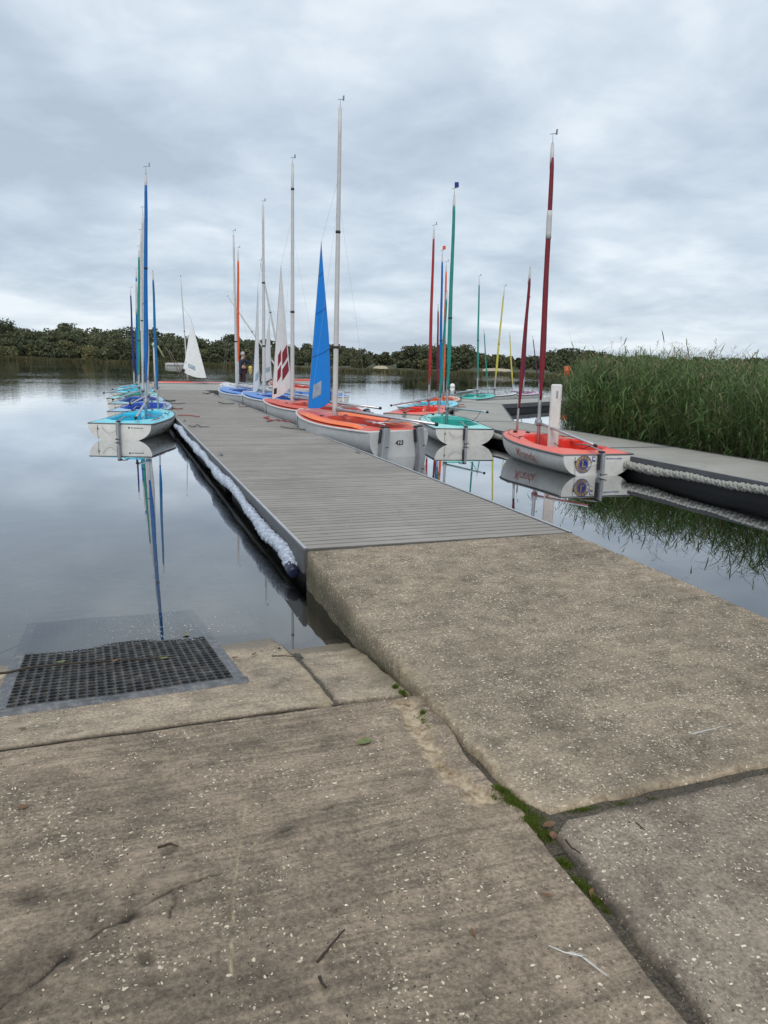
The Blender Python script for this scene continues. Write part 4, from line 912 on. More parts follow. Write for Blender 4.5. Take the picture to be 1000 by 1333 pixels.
def keelboat(stern, head, pal, label, masttop, jib=None, rudders=2, mt=.60, boom=True, L=4.35, B=.86, furl=None, group='larger open dinghies moored by the bow', number=None, mast_m='mast_white', foredeck=True, hullm='gelcoat_grey', name='open_dinghy', bands=(.3, .62), jhollow=.05, tank=None):
    root = boat_root(name, stern, head, label, group)
    Hh = Hull(L, B, .80, .50, .66, -.12, 2.9, 1.75, .55, .40, .74); Hh.shell(hullm, root); gunwale(Hh, root, 'white_rub', .024)
    decking(Hh, root, 'deck_'+pal, 'cockpit_'+pal, (0, .315*L, .50*B/.86, .285*L, 3.2, .06), .16)
    z = Hh.sheer(0)
    if foredeck:                              # rounded side tanks moulded into the deck, meeting towards the bow
        for sg in (-1, 1):
            f = MB(); vs_ = []; n = 26; na = 11
            for i in range(n+1):
                t = lerp(.05, .86, i/n); xo = Hh.b(t)-.075; xi = max(.06, min(xo-.10, .47*B/.86 if t < .52 else lerp(.47*B/.86, .08, (t-.52)/.34))); e = sstep(0, .10, i/n)*sstep(1.0, .72, i/n) if i/n > .5 else sstep(0, .14, i/n)
                for a in range(na): q = a/(na-1); vs_.append((sg*lerp(xo, xi, q), t*L, Hh.sheer(t)+.022+.105*e*math.sin(math.pi*(.06+.90*q))**.65*(1.0-.25*q)))
            fs = [(i*na+a, i*na+a+1, (i+1)*na+a+1, (i+1)*na+a) for i in range(n) for a in range(na-1)]
            f.add(vs_, fs if sg < 0 else [k[::-1] for k in fs], True); f.build('side_tank', 'deck_'+(tank or pal), root)
    for sx_ in (-1, 1): MB().box((sx_*.40, .33*L, .36), (.28, .48*L, .05), 0, .02).build('side_bench', 'cockpit_'+pal, root)
    MB().box((0, .40*L, .34), (.10, .9, .36), 0, .03).build('centreboard_case', 'alu_dull', root)
    MB().box((0, .18*L, .44), (.95, .12, .05), 0, .02).build('thwart', 'gelcoat_grey', root)
    mb_ = (0, mt*L, .30); top = None
    if masttop:
        top = aim(root, mb_, masttop); mast(root, mb_, top, .062, mast_m, 'mast', furl, .075, .16, .93, (), True, bands)
        a = Vector(mb_).lerp(top, .072)
        if boom:
            e = Vector((.66, -.30, .64)); MB().tube([a, a.lerp(e, .5), e], [.034, .034, .03], 8).build('boom', 'alu', root)
            MB().tube([e+Vector((0, -.03, 0)), e+Vector((0, .01, 0))], .038, 8).build('boom_end', 'black', root)
            rope(root, [a.lerp(e, .6), (0, .3*L, .4)], .008, 'rope_dark', 'mainsheet')
        for sx_ in (-1, 1): rope(root, [(sx_*Hh.b(.55)*.95, .55*L, Hh.sheer(.55)), Vector(mb_).lerp(top, .74)], .0016, 'alu_dull', 'shroud')
    if jib:
        (tk, hd, ck, jm) = jib; d0 = depth(root.location); c, s_ = math.cos(root.rotation_euler.z), math.sin(root.rotation_euler.z)
        def wpt(b): return root.location+Vector((b[0]*c-b[1]*s_, b[0]*s_+b[1]*c, b[2]))
        db, dm = depth(wpt((0, L*.94, .7))), depth(wpt((0, mt*L, .7)))
        T = in_boat(root, ath(*tk, db)); Hd = in_boat(root, ath(*hd, lerp(db, dm, .8))); K = in_boat(root, ath(*ck, lerp(db, dm, .55)))
        j, pt, nrm = sail(root, T, Hd, K, jm, .06, hollow=jhollow)
        rope(root, [(0, L*.965, Hh.sheer(.96)+.03), T, T.lerp(Hd, .5), Hd], .007, 'alu_dull', 'forestay')
        if top: rope(root, [Hd, Vector(mb_).lerp(top, .80)], .002, 'alu_dull', 'halyard')
        keelboat.last = (j, pt)
    rz = z-.02
    if rudders == 2:
        for sx_ in (-1, 1): rudder(root, sx_*.40, rz, sx_*-.12, -.12, .15, th=.13)
    elif rudders == 1: rudder(root, 0, rz, 0, -.25, .14)
    for sx_ in (-.4, .4): MB().tube([(sx_, -.1, rz+.16), (sx_*.9, .4, rz+.18), (sx_*.6, .8, rz+.15)], .015, 6).build('tiller', 'alu', root)
    MB().tube([(-.45, .25, rz+.17), (.45, .25, rz+.17)], .012, 6).build('tiller_bar', 'alu', root)
    for sx_, yy in ((.55, .3), (-.55, .3), (.6, .45), (-.6, .5), (.3, .62), (-.3, .62)): MB().box((sx_*B/.86, yy*L, Hh.sheer(yy)+.06), (.06, .12, .05), .2, .015).build('fitting', 'black', root)
    rope(root, [(.55, .05, z+.02), (.6, .35*L, z+.07), (.3, .58*L, .62)], .006, 'rope_red', 'sheet'); rope(root, [(-.5, .1, z+.02), (-.62, .32*L, z+.07), (-.3, .6*L, .62)], .006, 'rope_dark', 'sheet')
    rope(root, [(-Hh.b(.78), .78*L, Hh.sheer(.78)), (-Hh.b(.78)-.03, .76*L, .30), (-Hh.b(.74)-.02, .72*L, .25)], .008, 'rope_dark', 'painter')
    if number:
        t = text_mesh(number, .125, 0, .003)
        for v in t.vertices: x, y_ = v.co.x, v.co.y; zz = z*.56+y_; v.co = (x, -.05*zz-.014, zz)
        obj('registration_number', t, 'print_black', root)
    return root, Hh

# --- row on the left of the long jetty, nearest first
LG = 'small dinghies along the left of the long jetty'
l1, Hl1 = hansa((0.05, 17.0), 18, 'sky', 'sky blue decked white dinghy with blue furled masts, nearest on the left', ((190, 226), 'blue'), ((199, 352), 'midblue'), (.36, -.02, .50), group=LG, bands=(.63,), jx=.97)
hansa((0.42, 20.6), 13, 'royal', 'royal blue dinghy with thick white mast just behind the sky blue one', ((186, 277), 'white'), None, (-.1, .1, .55), group=LG, fr=.075, bands=(.55,))
hansa((0.42, 23.9), 12, 'navy', 'dark blue dinghy with slim white mast, third in the left row', ((183.5, 305), 'white'), None, (-.5, -.1, .5), group=LG, fr=.05, bands=(.5,))
hansa((0.35, 27.0), 13, 'teal', 'pale teal dinghy with teal furled mast, fourth in the left row', ((181, 326), 'teal'), None, (-.7, -.2, .55), group=LG, bands=(.4,))
hansa((0.5, 31.2), 11, 'cyan', 'cyan decked dinghy with half furled blue mast in the left row', ((177.5, 355), 'blue'), None, (-.6, -.1, .5), group=LG, furlbase=.0, patches=((.66, .93, 'mast_white'),), bands=(.55,))
hansa((0.5, 33.9), 9, 'cyan', 'last dinghy of the left row, with thin navy furled mast', ((170, 379), 'navy'), None, None, group=LG, fr=.05, bands=())
# --- larger dinghies moored by the bow on the right of the long jetty
VG = 'larger open dinghies along the right of the long jetty'
v1, Hv1 = keelboat((5.09, 13.32), -14.5, 'coral', 'orange decked dinghy with blue jib, twin rudders and number 423', (443, 140), ((401, 531), (418.5, 314), (430, 523), 'sailcloth_blue'), 2, jhollow=-.16, tank='orange', number='423', group=VG, bands=(.27, .63), mt=.61, L=4.0)
j, pt = keelboat.last
patch(j, pt, .16, .52, .06, .145, 'jib_window', 'sail_window', sk=.02)
for v in (.32, .58, .80): patch(j, pt, .01, .99, v, v+.006, 'seam', 'panel_seam', .003, .015)
keelboat((5.6, 18.0), -21, 'coral', 'coral red decked dinghy with white jib carrying dark red squares', (381, 213), ((354, 519), (366, 345), (380, 502), 'sailcloth_white'), 2, group=VG, bands=(.42, .9), mt=.66, L=4.1)
j, pt = keelboat.last
for u0, u1, v0, v1 in ((.22, .42, .235, .325), (.50, .93, .225, .325), (.22, .42, .115, .205), (.50, .93, .105, .195)): patch(j, pt, u0, u1, v0, v1, 'sail_darkred', 'sail_emblem', .006, .035)
patch(j, pt, .08, .22, .03, .075, 'black', 'sail_fitting', .007)
keelboat((5.5, 22.6), -17, 'periwinkle', 'blue decked dinghy with narrow white jib between coral dinghy and orange mast', (342.5, 268), ((329, 512), (336, 371), (338, 499), 'sailcloth_white'), 2, group=VG, mt=.66, L=4.1)
j, pt = keelboat.last; patch(j, pt, .25, .75, .10, .17, 'jib_window', 'sail_window')
keelboat((4.9, 26.8), -10, 'periwinkle', 'periwinkle decked dinghy with bare grey mast near the jetty end', (304, 306), None, 1, group=VG, bands=(.35,), mt=.64, L=4.1)
keelboat((5.6, 31.3), -10, 'white', 'white dinghy with orange sail rolled round its mast', (310, 327), None, 1, group=VG, furl='furl_orange', bands=())
keelboat((8.3, 33.2), -12, 'coral', 'red orange dinghy with white jib behind the blue dinghies', (339.5, 343), ((340, 496), (351, 412), (354, 492), 'sailcloth_white'), 1, group=VG)
j, pt = keelboat.last; patch(j, pt, .3, .85, .13, .2, 'jib_window', 'sail_window')
keelboat((8.7, 44.4), 95, 'coral', 'small dinghy with thin bare mast beyond the cross pontoon', (299, 389), None, 0, group=VG, boom=False, L=3.6, B=.7, mt=.3)
# open blue workboat lying across, without mast
keelboat((8.2, 27.0), -70, 'blue', 'blue open rowing boat with white hull and no mast', None, None, 0, group=None, L=3.4, B=.72, foredeck=False, boom=False, hullm='gelcoat', name='rowing_boat')
# flat red racing dinghy beyond the cross pontoon
def racer():
    root = boat_root('racing_dinghy', (2.0, 44.6), 88, 'flat red racing dinghy with white jib beyond the cross pontoon', None)
    Hh = Hull(4.3, .70, .75, .34, .40, -.10, 2.6, 2.0, .6, .4); Hh.shell('gelcoat', root); gunwale(Hh, root, 'white_rub', .02)
    decking(Hh, root, 'deck_coral', 'cockpit_coral', (0, .32*4.3, .38, .22*4.3, 2.8, .05), .15)
    b = (0, 1.95, .35); top = aim(root, b, (235.5, 364)); mast(root, b, top, .045, 'mast_white', 'mast', None, bands=(.5,))
    d = depth(root.location); T = in_boat(root, ath(269, 492, d+.1)); Hd = in_boat(root, ath(249, 416, d+.1)); K = in_boat(root, ath(237.5, 484, d-.1))
    j, pt, n = sail(root, T, Hd, K, 'sailcloth_white', .10, foot=.12); patch(j, pt, .45, .80, .10, .17, 'jib_window', 'sail_window', sk=.02)
    rope(root, [(0, 4.15, .42), T, Hd, Vector(b).lerp(top, .75)], .008, 'alu_dull', 'forestay'); rope(root, [pt(.0, .45), pt(.95, .18)], .012, 'rope_dark', 'jib_sheet')
    for q in ((216, 452), (220, 455)): rope(root, [in_boat(root, ath(*q, d)), in_boat(root, ath(q[0]+20, 490, d))], .022, 'brown_cord', 'backstay')
    MB().ball(in_boat(root, ath(238.5, 482, d-.15)), .10).build('drum', 'black', root); rudder(root, 0, .3)
racer()

# --- dinghies round the side pontoon
RG = 'small dinghies around the side pontoon'
mir, Hm = hansa((7.6, 10.46), 2.7, 'salmon', 'white dinghy with salmon deck, tall white centreboard and round gold badge on its transom', ((719.5, 186), 'crimson'), ((690.5, 347), 'crimson'), (-.10, -.02, .52), group=RG, keel_up=True, patches=((.70, .79, 'mast_white'),), bands=(), fr=.062, mx=.66, jx=.95, rud=.03)
hansa((7.39, 15.18), 12.2, 'teal', 'mint green decked dinghy with green mast beside the orange dinghy stern', ((591.5, 254), 'teal'), ((582, 378), 'teal'), (.62, .45, .72), group=RG, vane='print_blue', bands=(.48,))
hansa((7.7, 19.68), 41.4, 'salmon', 'red dinghy with bright red furled mast left of the side pontoon', ((565, 300), 'red'), ((570.5, 396), 'crimson'), (-.4, -.1, .6), group=RG, bands=(), mx=.65)
hansa((9.15, 22.4), 44.5, 'cyan', 'light cyan dinghy with blue furled mast behind the red dinghy', ((576, 332), 'blue'), None, (-.5, -.1, .5), group=RG, vane='furl_orange', bands=(.45,), mx=.67)
hansa((11.0, 25.75), 40, 'peach', 'orange dinghy with orange furled mast, farthest left of the side pontoon', ((581, 346), 'orange'), None, None, group=RG, bands=(.45,))
hansa((13.73, 28.67), 49, 'tealgreen', 'teal decked dinghy with two slim teal masts beyond the pontoon', ((624, 364), 'teal'), ((630, 428), 'teal'), (-.2, -.2, .6), group=RG, fr=.05, bands=(.5,), mx=.55, jx=.95)
hansa((15.5, 31.3), 68, 'white', 'white decked dinghy with two yellow masts beyond the pontoon', ((656.5, 377), 'yellow'), ((663.5, 432), 'yellow'), (-.2, -.2, .6), group=RG, fr=.055, bands=(.5,), mx=.50, jx=.95)
hansa((18.0, 32.8), 66, 'lilac', 'lilac decked dinghy with two purple masts beyond the pontoon', ((688, 392), 'purple'), ((693.5, 437), 'purple'), None, group=RG, fr=.05, bands=(), mx=.5, jx=.95)

# --- lettering and badges on the transom and side of the Miranda, and on the nearest left dinghy
def on_transom(H, x, z, off=.006): return (x, -.05*z-off, z)
def disc(root, cx, cz, r0_, r1_, m, name, off, n=28):
    mb = MB(); vs_ = []
    for r in (r0_, r1_):
        for k in range(n): a = 2*math.pi*k/n; vs_.append(on_transom(None, cx+r*math.cos(a), cz+r*math.sin(a), off))
    mb.add(vs_, [(k, (k+1) % n, n+(k+1) % n, n+k)[::-1] for k in range(n)]); return mb.build(name, m, root)
def t_text(root, body, size, cx, cz, m, name, off=.010, shear=0, bold=0.0):
    t = text_mesh(body, size, shear, bold)
    for v in t.vertices: v.co = on_transom(None, v.co.x+cx, v.co.y+cz, off)
    return obj(name, t, m, root)
def arc_text(root, body, r, cx, cz, a0, a1, size, m, flip=False):
    allv = MB(); n = len(body)
    for i, ch in enumerate(body):
        a = lerp(a0, a1, i/(n-1)); t = text_mesh(ch, size, 0, .001); ro = a-math.pi/2 if not flip else a+math.pi/2
        vs_ = [on_transom(None, cx+r*math.cos(a)+v.co.x*math.cos(ro)-v.co.y*math.sin(ro), cz+r*math.sin(a)+v.co.x*math.sin(ro)+v.co.y*math.cos(ro), .013) for v in t.vertices]
        allv.add(vs_, [tuple(p.vertices) for p in t.polygons]); bpy.data.meshes.remove(t)
    allv.build('badge_lettering', m, root)
bx, bz = -.29, .200
e = disc(mir, bx, bz, .001, .150, 'gold', 'badge', .006); disc(mir, bx, bz, .001, .096, 'print_blue', 'badge_field', .009); disc(mir, bx, bz, .142, .153, 'print_blue', 'badge_rim', .009); disc(mir, bx, bz, .074, .080, 'gold', 'badge_ring', .011)
t_text(mir, 'L', .145, bx, bz, 'gold', 'badge_letter', .013, 0, .004)
arc_text(mir, 'LIONS', .120, bx, bz, R_(145), R_(35), .038, 'print_blue'); arc_text(mir, 'INTERNATIONAL', .120, bx, bz, R_(195), R_(345), .030, 'print_blue', True)
for s in (-1, 1):                               # lion head shapes jutting out on both sides of the badge
    disc(mir, bx+s*.14, bz+.02, .001, .034, 'gold', 'badge_head', .0085, 10)
mb = MB()                                        # blue bracket half hidden by the rudder
for x0, x1, z0, z1 in ((-.135, -.120, .15, .33), (-.12, -.075, .315, .33), (-.12, -.075, .15, .165)): mb.add([on_transom(None, x0, z0), on_transom(None, x1, z0), on_transom(None, x1, z1), on_transom(None, x0, z1)], [(0, 1, 2, 3)])
mb.build('blue_bracket', 'print_blue', mir); disc(mir, -.095, .245, .001, .028, 'print_blue', 'bracket_dot', .007, 14)
def sponsor(root, x0, z0, wd, m):
    disc(root, x0, z0, .001, .022, m, 'sponsor_dot', .006, 14); mb = MB(); x = x0+.04; rs = random.Random(3)
    while x < x0+wd:                             # a row of letters too small to read in the photograph
        w_ = rs.choice((.010, .014, .018)); h = rs.choice((.016, .020, .026)); mb.add([on_transom(None, x, z0-.008), on_transom(None, x+w_, z0-.008), on_transom(None, x+w_, z0-.008+h), on_transom(None, x, z0-.008+h)], [(0, 1, 2, 3)]); x += w_+.006
        if rs.random() < .12: x += .014
    mb.build('sponsor_line', m, root)
sponsor(mir, .10, .285, .34, 'print_blue'); sponsor(l1, .20, .27, .30, 'print_black')
def side_text(root, H, body, size, t0, zc, side, m, shear=.25, flip=1):
    me = text_mesh(body, size, shear, .0012)
    for v in me.vertices:
        y = t0*H.L+(-v.co.x if side < 0 else v.co.x)*1.0; t = y/H.L; z = zc+v.co.y+.10*(t-t0)
        v.co = (side*(H.side(t, z)+.006), y, z)
    return obj('boat_name', me, m, root)
side_text(mir, Hm, 'Miranda', .23, .42, .20, -1, 'print_red')
mb = MB(); rs_ = random.Random(2)              # a name in thin slanted strokes, not legible in the photograph
for k in range(7):
    t = .22+.022*k; h = rs_.uniform(.06, .16); q = []
    for (dt, dz) in ((0, 0), (.004, 0), (.016, h), (.012, h)): q.append((Hl1.side(t+dt, .14+dz)+.006, (t+dt)*Hl1.L, .14+dz))
    mb.add(q, [(0, 1, 2, 3)])
mb.build('boat_name', 'print_black', l1)

# ------------------------------------------------------------------ mooring lines on the deck
def line(pix, z, m, label, r=.009):
    pts = [un(px, py, z) for px, py in pix]; out = []
    for a, b in zip(pts[:-1], pts[1:]):
        for k in range(6): p = a.lerp(b, k/6); out.append((p.x+random.uniform(-.01, .01), p.y+random.uniform(-.03, .03), z+r))
    out.append((pts[-1].x, pts[-1].y, z+r)); tag(MB().tube(out, r, 6).build('mooring_line', m), label, 'rope')
z = DZ+.016
line(((222, 531), (232, 533), (238, 532)), z, 'rope_red', 'short red mooring line near the sky blue dinghy bow', .014)
line(((232, 541), (246, 541), (260, 543)), z, 'rope_red', 'straight red mooring line on the jetty edge, nearest on the left', .012)
line(((216, 522), (222, 523), (228, 522)), z, 'rope_dark', 'thick dark line behind the red ones on the jetty', .022)
line(((220, 525), (232, 526), (241, 525)), z, 'rope_dark', 'thin dark line lying across the jetty behind the red ones', .010)
line(((246, 554), (252, 556), (257, 553), (262, 556), (272, 556)), z, 'rope_dark', 'squiggly thin dark cord on the jetty near the fender', .007)
line(((347, 546), (350, 543), (343, 544), (354, 547), (348, 549), (360, 547), (381, 550)), z, 'rope_red', 'tangled red line on the jetty below the coral dinghy', .012)
line(((365, 556), (378, 558), (398, 560)), z, 'rope_green', 'dark line on the jetty below the orange dinghy bow', .010)
line(((285, 524), (292, 526), (305, 526)), z, 'rope_green', 'green line on the jetty below the blue dinghies', .014)
line(((311, 530), (318, 530), (326, 529)), z, 'brown_cord', 'brown line on the jetty below the blue dinghies', .012)
line(((264, 512), (270, 513), (276, 511)), z, 'brown_cord', 'tan line at the far corner of the jetty', .02)
for i, (a, b) in enumerate((((591, 526), (604, 527)), ((592, 529), (606, 530)), ((588, 534), (600, 533)))):
    line((a, ((a[0]+b[0])/2, a[1]+1.2), b), DZ+.006, 'rope_red' if i < 2 else 'brown_cord', ('topmost red line on the side pontoon', 'lower red line on the side pontoon', 'tan line on the side pontoon behind the mint dinghy')[i], .014)

# ------------------------------------------------------------------ buoys, posts, hoist
def buoy(px, py, r, m, label):
    p = un(px, py, 0); root = empty('buoy', (p.x, p.y, 0)); tag(root, label, 'buoy'); MB().ball((0, 0, r*.45), r, 18, 12).build('float_ball', m, root); MB().tube([(0, 0, r*1.40), (0, 0, r*1.52)], r*.12, 8).build('mooring_eye', 'alu_dull', root)
buoy(589, 504, .20, 'buoy_white', 'white round buoy floating beyond the mint dinghy mast')
buoy(477, 541, .10, 'buoy_white', 'small white ball float just above the orange dinghy')
buoy(326, 480, .36, 'buoy_yellow', 'yellow buoy far out behind the person')
def marker():
    p = un(736, 512, 0); root = empty('marker_post', (p.x, p.y, 0)); tag(root, 'wooden marker post with orange top at the reed edge', 'post')
    MB().tube([(0, 0, -.5), (0, 0, .6), (.02, 0, 1.1)], [.09, .085, .08], 8).build('post', 'wood_post', root)
    mb = MB(); mb.tube([(.02, 0, 1.1), (.02, 0, 1.2), (.02, 0, 1.75), (.02, 0, 1.82)], [.05, .20, .20, .10], 10); mb.build('orange_top', 'buoy_orange', root)
marker()
def pile():
    p = un(427, 535, 0); root = empty('mooring_pile', (p.x, p.y, 0)); tag(root, 'dark timber mooring pile behind the orange dinghy', 'post')
    MB().tube([(0, 0, -1), (0, 0, .3), (0, 0, .70)], [.13, .13, .125], 12).build('pile', 'wood_dark', root); MB().tube([(0, 0, .70), (0, 0, .74)], .14, 12).build('cap', 'alu_dull', root)
    for dx in (.28, .55): MB().tube([(dx, -.05, -.6), (dx, -.05, .72)], .022, 6).build('ladder_rail', 'alu', root)
    for z in (.1, .35, .60): MB().tube([(.28, -.05, z), (.55, -.05, z)], .016, 6).build('rung', 'alu', root)
pile()
def hoist():
    p = un(210, 505, DZ); root = empty('boat_hoist', (p.x-.25, p.y, DZ)); tag(root, 'white boat hoist post with yellow cap behind the left masts', 'hoist')
    MB().tube([(0, 0, 0), (0, 0, 1.9)], [.07, .06], 10).build('post', 'mast_white', root); MB().box((0, 0, .03), (.35, .35, .05), 0, .01).build('base_plate', 'alu_dull', root)
    MB().tube([(0, 0, 1.75), (.15, .02, 1.95), (.42, .05, 1.45)], [.05, .05, .035], 8).build('jib_arm', 'hi_vis', root); MB().ball((0, 0, 2.0), .12).build('cap', 'hi_vis', root)
    MB().tube([(-.36, .1, 0), (-.36, .1, 1.2), (-.36, .1, 2.1)], [.06, .07, .03], 8).build('side_post', 'mast_white', root); MB().box((-.36, .1, 1.0), (.16, .12, .3), .2, .03).build('winch', 'alu', root)
hoist()
def far_dinghy():
    p = un(216, 476, 0); root = boat_root('far_dinghy', (p.x, p.y), 80, 'tiny white boat far out on the lake near the trees', None); Hh = Hull(4.2, .8, .8, .5, .6); Hh.shell('gelcoat', root); gunwale(Hh, root, 'white_rub', .03)
    decking(Hh, root, 'deck_white', 'cockpit_white', (0, 1.5, .45, 1.0, 2.8, .05), .1)
far_dinghy()

# ------------------------------------------------------------------ reed bed beside the side pontoon
def blade_strip(base, dirs, L, wd, droop, seg=3):
    """vectorised arching leaves: base (n,3), dirs (n,2) heading, returns verts (n*(seg+1)*2,3) and quads"""
    n = len(base); t = np.linspace(0, 1, seg+1)[None, :, None]
    rise = (1-droop)[:, None, None]; d3 = np.concatenate([dirs, np.zeros((n, 1))], 1)[:, None, :]
    up3 = np.array([0, 0, 1.])[None, None, :]; L3 = L[:, None, None]
    c = base[:, None, :] + d3*L3*(t*.75+.25*t*t)*np.sqrt(np.maximum(.05, 1-(rise*.8)**2)) + up3*L3*(rise*t - droop[:, None, None]*.75*t**2.2)
    sd = np.stack([-dirs[:, 1], dirs[:, 0], np.zeros(n)], 1)[:, None, :]
    w_ = wd[:, None, None]*np.sin(np.pi*np.clip(t*.86+.13, 0, 1))**.7
    V = np.stack([c-sd*w_, c+sd*w_], 2).reshape(-1, 3)
    q = np.arange(n)[:, None]*(seg+1)*2+np.arange(seg)[None, :]*2
    return V, np.stack([q, q+1, q+3, q+2], -1).reshape(-1, 4)
def reeds():
    rng = np.random.default_rng(5); n = 9000
    x = 10.42+np.abs(rng.normal(0, 1, n))**1.25*1.7; y = rng.uniform(1.5, 19.5, n)
    y = np.where(rng.random(n) < .25, rng.uniform(14, 19.5, n), y); x = np.where(rng.random(n) < .12, rng.uniform(12, 24, n), x)
    far_ = rng.random(n) < .22; x = np.where(far_, rng.uniform(11.5, 24, n), x); y = np.where(far_, x/np.tan(np.radians(rng.uniform(32.5, 50, n))), y)
    az = np.degrees(np.arctan2(x, y)); edge = np.clip((az-32.8)/2.8, 0, 1); keep = rng.random(n) < edge**1.3; x, y, edge = x[keep], y[keep], edge[keep]; n = len(x)
    ht = (1.38+.85*fbm(x*.6, y*.6, 3)+rng.normal(0, .17, n)+.10*np.clip(x-10.8, 0, 2))*(.62+.38*edge**.6); ht = np.where(x < 10.9, ht*rng.uniform(.45, 1.0, n), ht)
    ht = np.where(y < 12.5, ht*.95, ht)
    tall = (rng.random(n) < .004) & (x < 13); ht = np.where(tall, ht+rng.uniform(.25, .5, n), ht)
    lean = rng.normal(0, .11, (n, 2))*(1+2.2*(rng.random((n, 1)) < .08)); lean[:, 0] -= .05
    V = []; Q = []; T = []; A = []; off = 0
    base = np.stack([x, y, np.full(n, -.12)], 1)
    # stems
    k = 5; tt = np.linspace(0, 1, k)[None, :, None]; top = np.concatenate([lean*ht[:, None], ht[:, None]], 1)[:, None, :]
    c = base[:, None, :]+top*tt+np.concatenate([lean*.25*ht[:, None], np.zeros((n, 1))], 1)[:, None, :]*(tt**2)
    an = rng.uniform(0, np.pi, n); sd = np.stack([np.cos(an), np.sin(an), np.zeros(n)], 1)[:, None, :]*(.0055*(1-.6*tt))
    sv = np.stack([c-sd, c+sd], 2).reshape(-1, 3); q = np.arange(n)[:, None]*k*2+np.arange(k-1)[None, :]*2
    V.append(sv); Q.append(np.stack([q, q+1, q+3, q+2], -1).reshape(-1, 4)); off += len(sv)
    st = rng.random(n)*.5+.2; T.append(np.repeat(st, k*2)); sa = (rng.random((n, 1))*.3+np.linspace(.75, 0, k)[None, :]); A.append(np.repeat(np.clip(sa, 0, 1).ravel(), 2))
    # leaves
    m = 11; idx = np.repeat(np.arange(n), m); u = np.tile((np.arange(m)+.5)/m, n)*.80+.18+rng.uniform(-.04, .04, n*m)
    b = base[idx]+np.concatenate([lean[idx]*(ht[idx]*u)[:, None]+lean[idx]*.25*(ht[idx]*u*u)[:, None], (ht[idx]*u)[:, None]], 1)
    a = rng.uniform(0, 2*np.pi, len(idx)); d = np.stack([np.cos(a), np.sin(a)], 1)
    L = rng.uniform(.22, .52, len(idx))*(1-.35*np.abs(u-.55)); wd = rng.uniform(.006, .0125, len(idx)); dr = rng.uniform(.12, .75, len(idx))
    lv, lq = blade_strip(b, d, L, wd, dr, 3); V.append(lv); Q.append(lq+off); off += len(lv)
    cl = fbm(b[:, 0]*1.3, b[:, 1]*1.3+b[:, 2], 3); lt = np.clip(.15+.75*(cl-.2)*1.3+rng.normal(0, .16, len(idx)), 0, 1); T.append(np.repeat(lt, 8))
    dead = (rng.random(n) < .07)[idx]; brown = ((rng.random(len(idx)) < (.06+.45*np.clip(.5-u, 0, 1))) | dead)*rng.uniform(.4, 1, len(idx)); A.append(np.repeat(brown, 8))
    # plumes
    pi = np.where((rng.random(n) < .16) & (ht > 1.6))[0]; mm = 9; pidx = np.repeat(pi, mm); tip = base[pidx]+np.concatenate([lean[pidx]*1.25*ht[pidx, None], ht[pidx, None]], 1)
    tip[:, 2] += np.tile(np.linspace(-.03, .14, mm), len(pi)); a = rng.uniform(0, 6.28, len(pidx)); d = np.stack([np.cos(a), np.sin(a)], 1)
    pv, pq = blade_strip(tip, d, rng.uniform(.07, .13, len(pidx)), rng.uniform(.004, .008, len(pidx)), rng.uniform(.2, .6, len(pidx)), 3); V.append(pv); Q.append(pq+off); off += len(pv)
    T.append(np.full(len(pv), .6)); A.append(np.repeat(rng.uniform(.75, 1, len(pidx)), 8))
    me = npmesh('reed_bed', np.concatenate(V), np.concatenate(Q)); vattr(me, 'tint', np.concatenate(T)); vattr(me, 'alt', np.concatenate(A))
    tag(obj('reed_bed', me, 'reed_leaf'), 'tall green reed bed growing behind the side pontoon', None, None, 'stuff')
reeds()

# ------------------------------------------------------------------ far shore: reed fringe, woodland, trees one can tell apart
TOPX = [-80, 0, 25, 50, 85, 100, 130, 150, 170, 200, 230, 260, 285, 300, 330, 360, 400, 440, 470, 490, 510, 530, 545, 565, 585, 605, 620, 640, 660, 690, 720, 750, 780, 820, 900, 1000, 1100]
TOPY = [416, 416, 425, 429, 423, 428, 424, 427, 425, 428, 433, 437, 442, 438, 438, 446, 449, 449, 453, 460, 458, 452, 447, 446, 449, 449, 455, 463, 463, 462, 455, 455, 457, 463, 465, 467, 468]
def px_az(px): d = ray(px, 470); return math.degrees(math.atan2(d.x, d.y))
def place(px, beyond):
    az = px_az(px); r = float(shore(az))+beyond; a = math.radians(az); x, y = r*math.sin(a), r*math.cos(a); return x, y, float(terrain_z(np.array(x), np.array(y))), r
def top_z(px, r):
    py = float(np.interp(px, TOPX, TOPY)); d = ray(px, py); h = math.hypot(d.x, d.y); return CZ+d.z/h*r
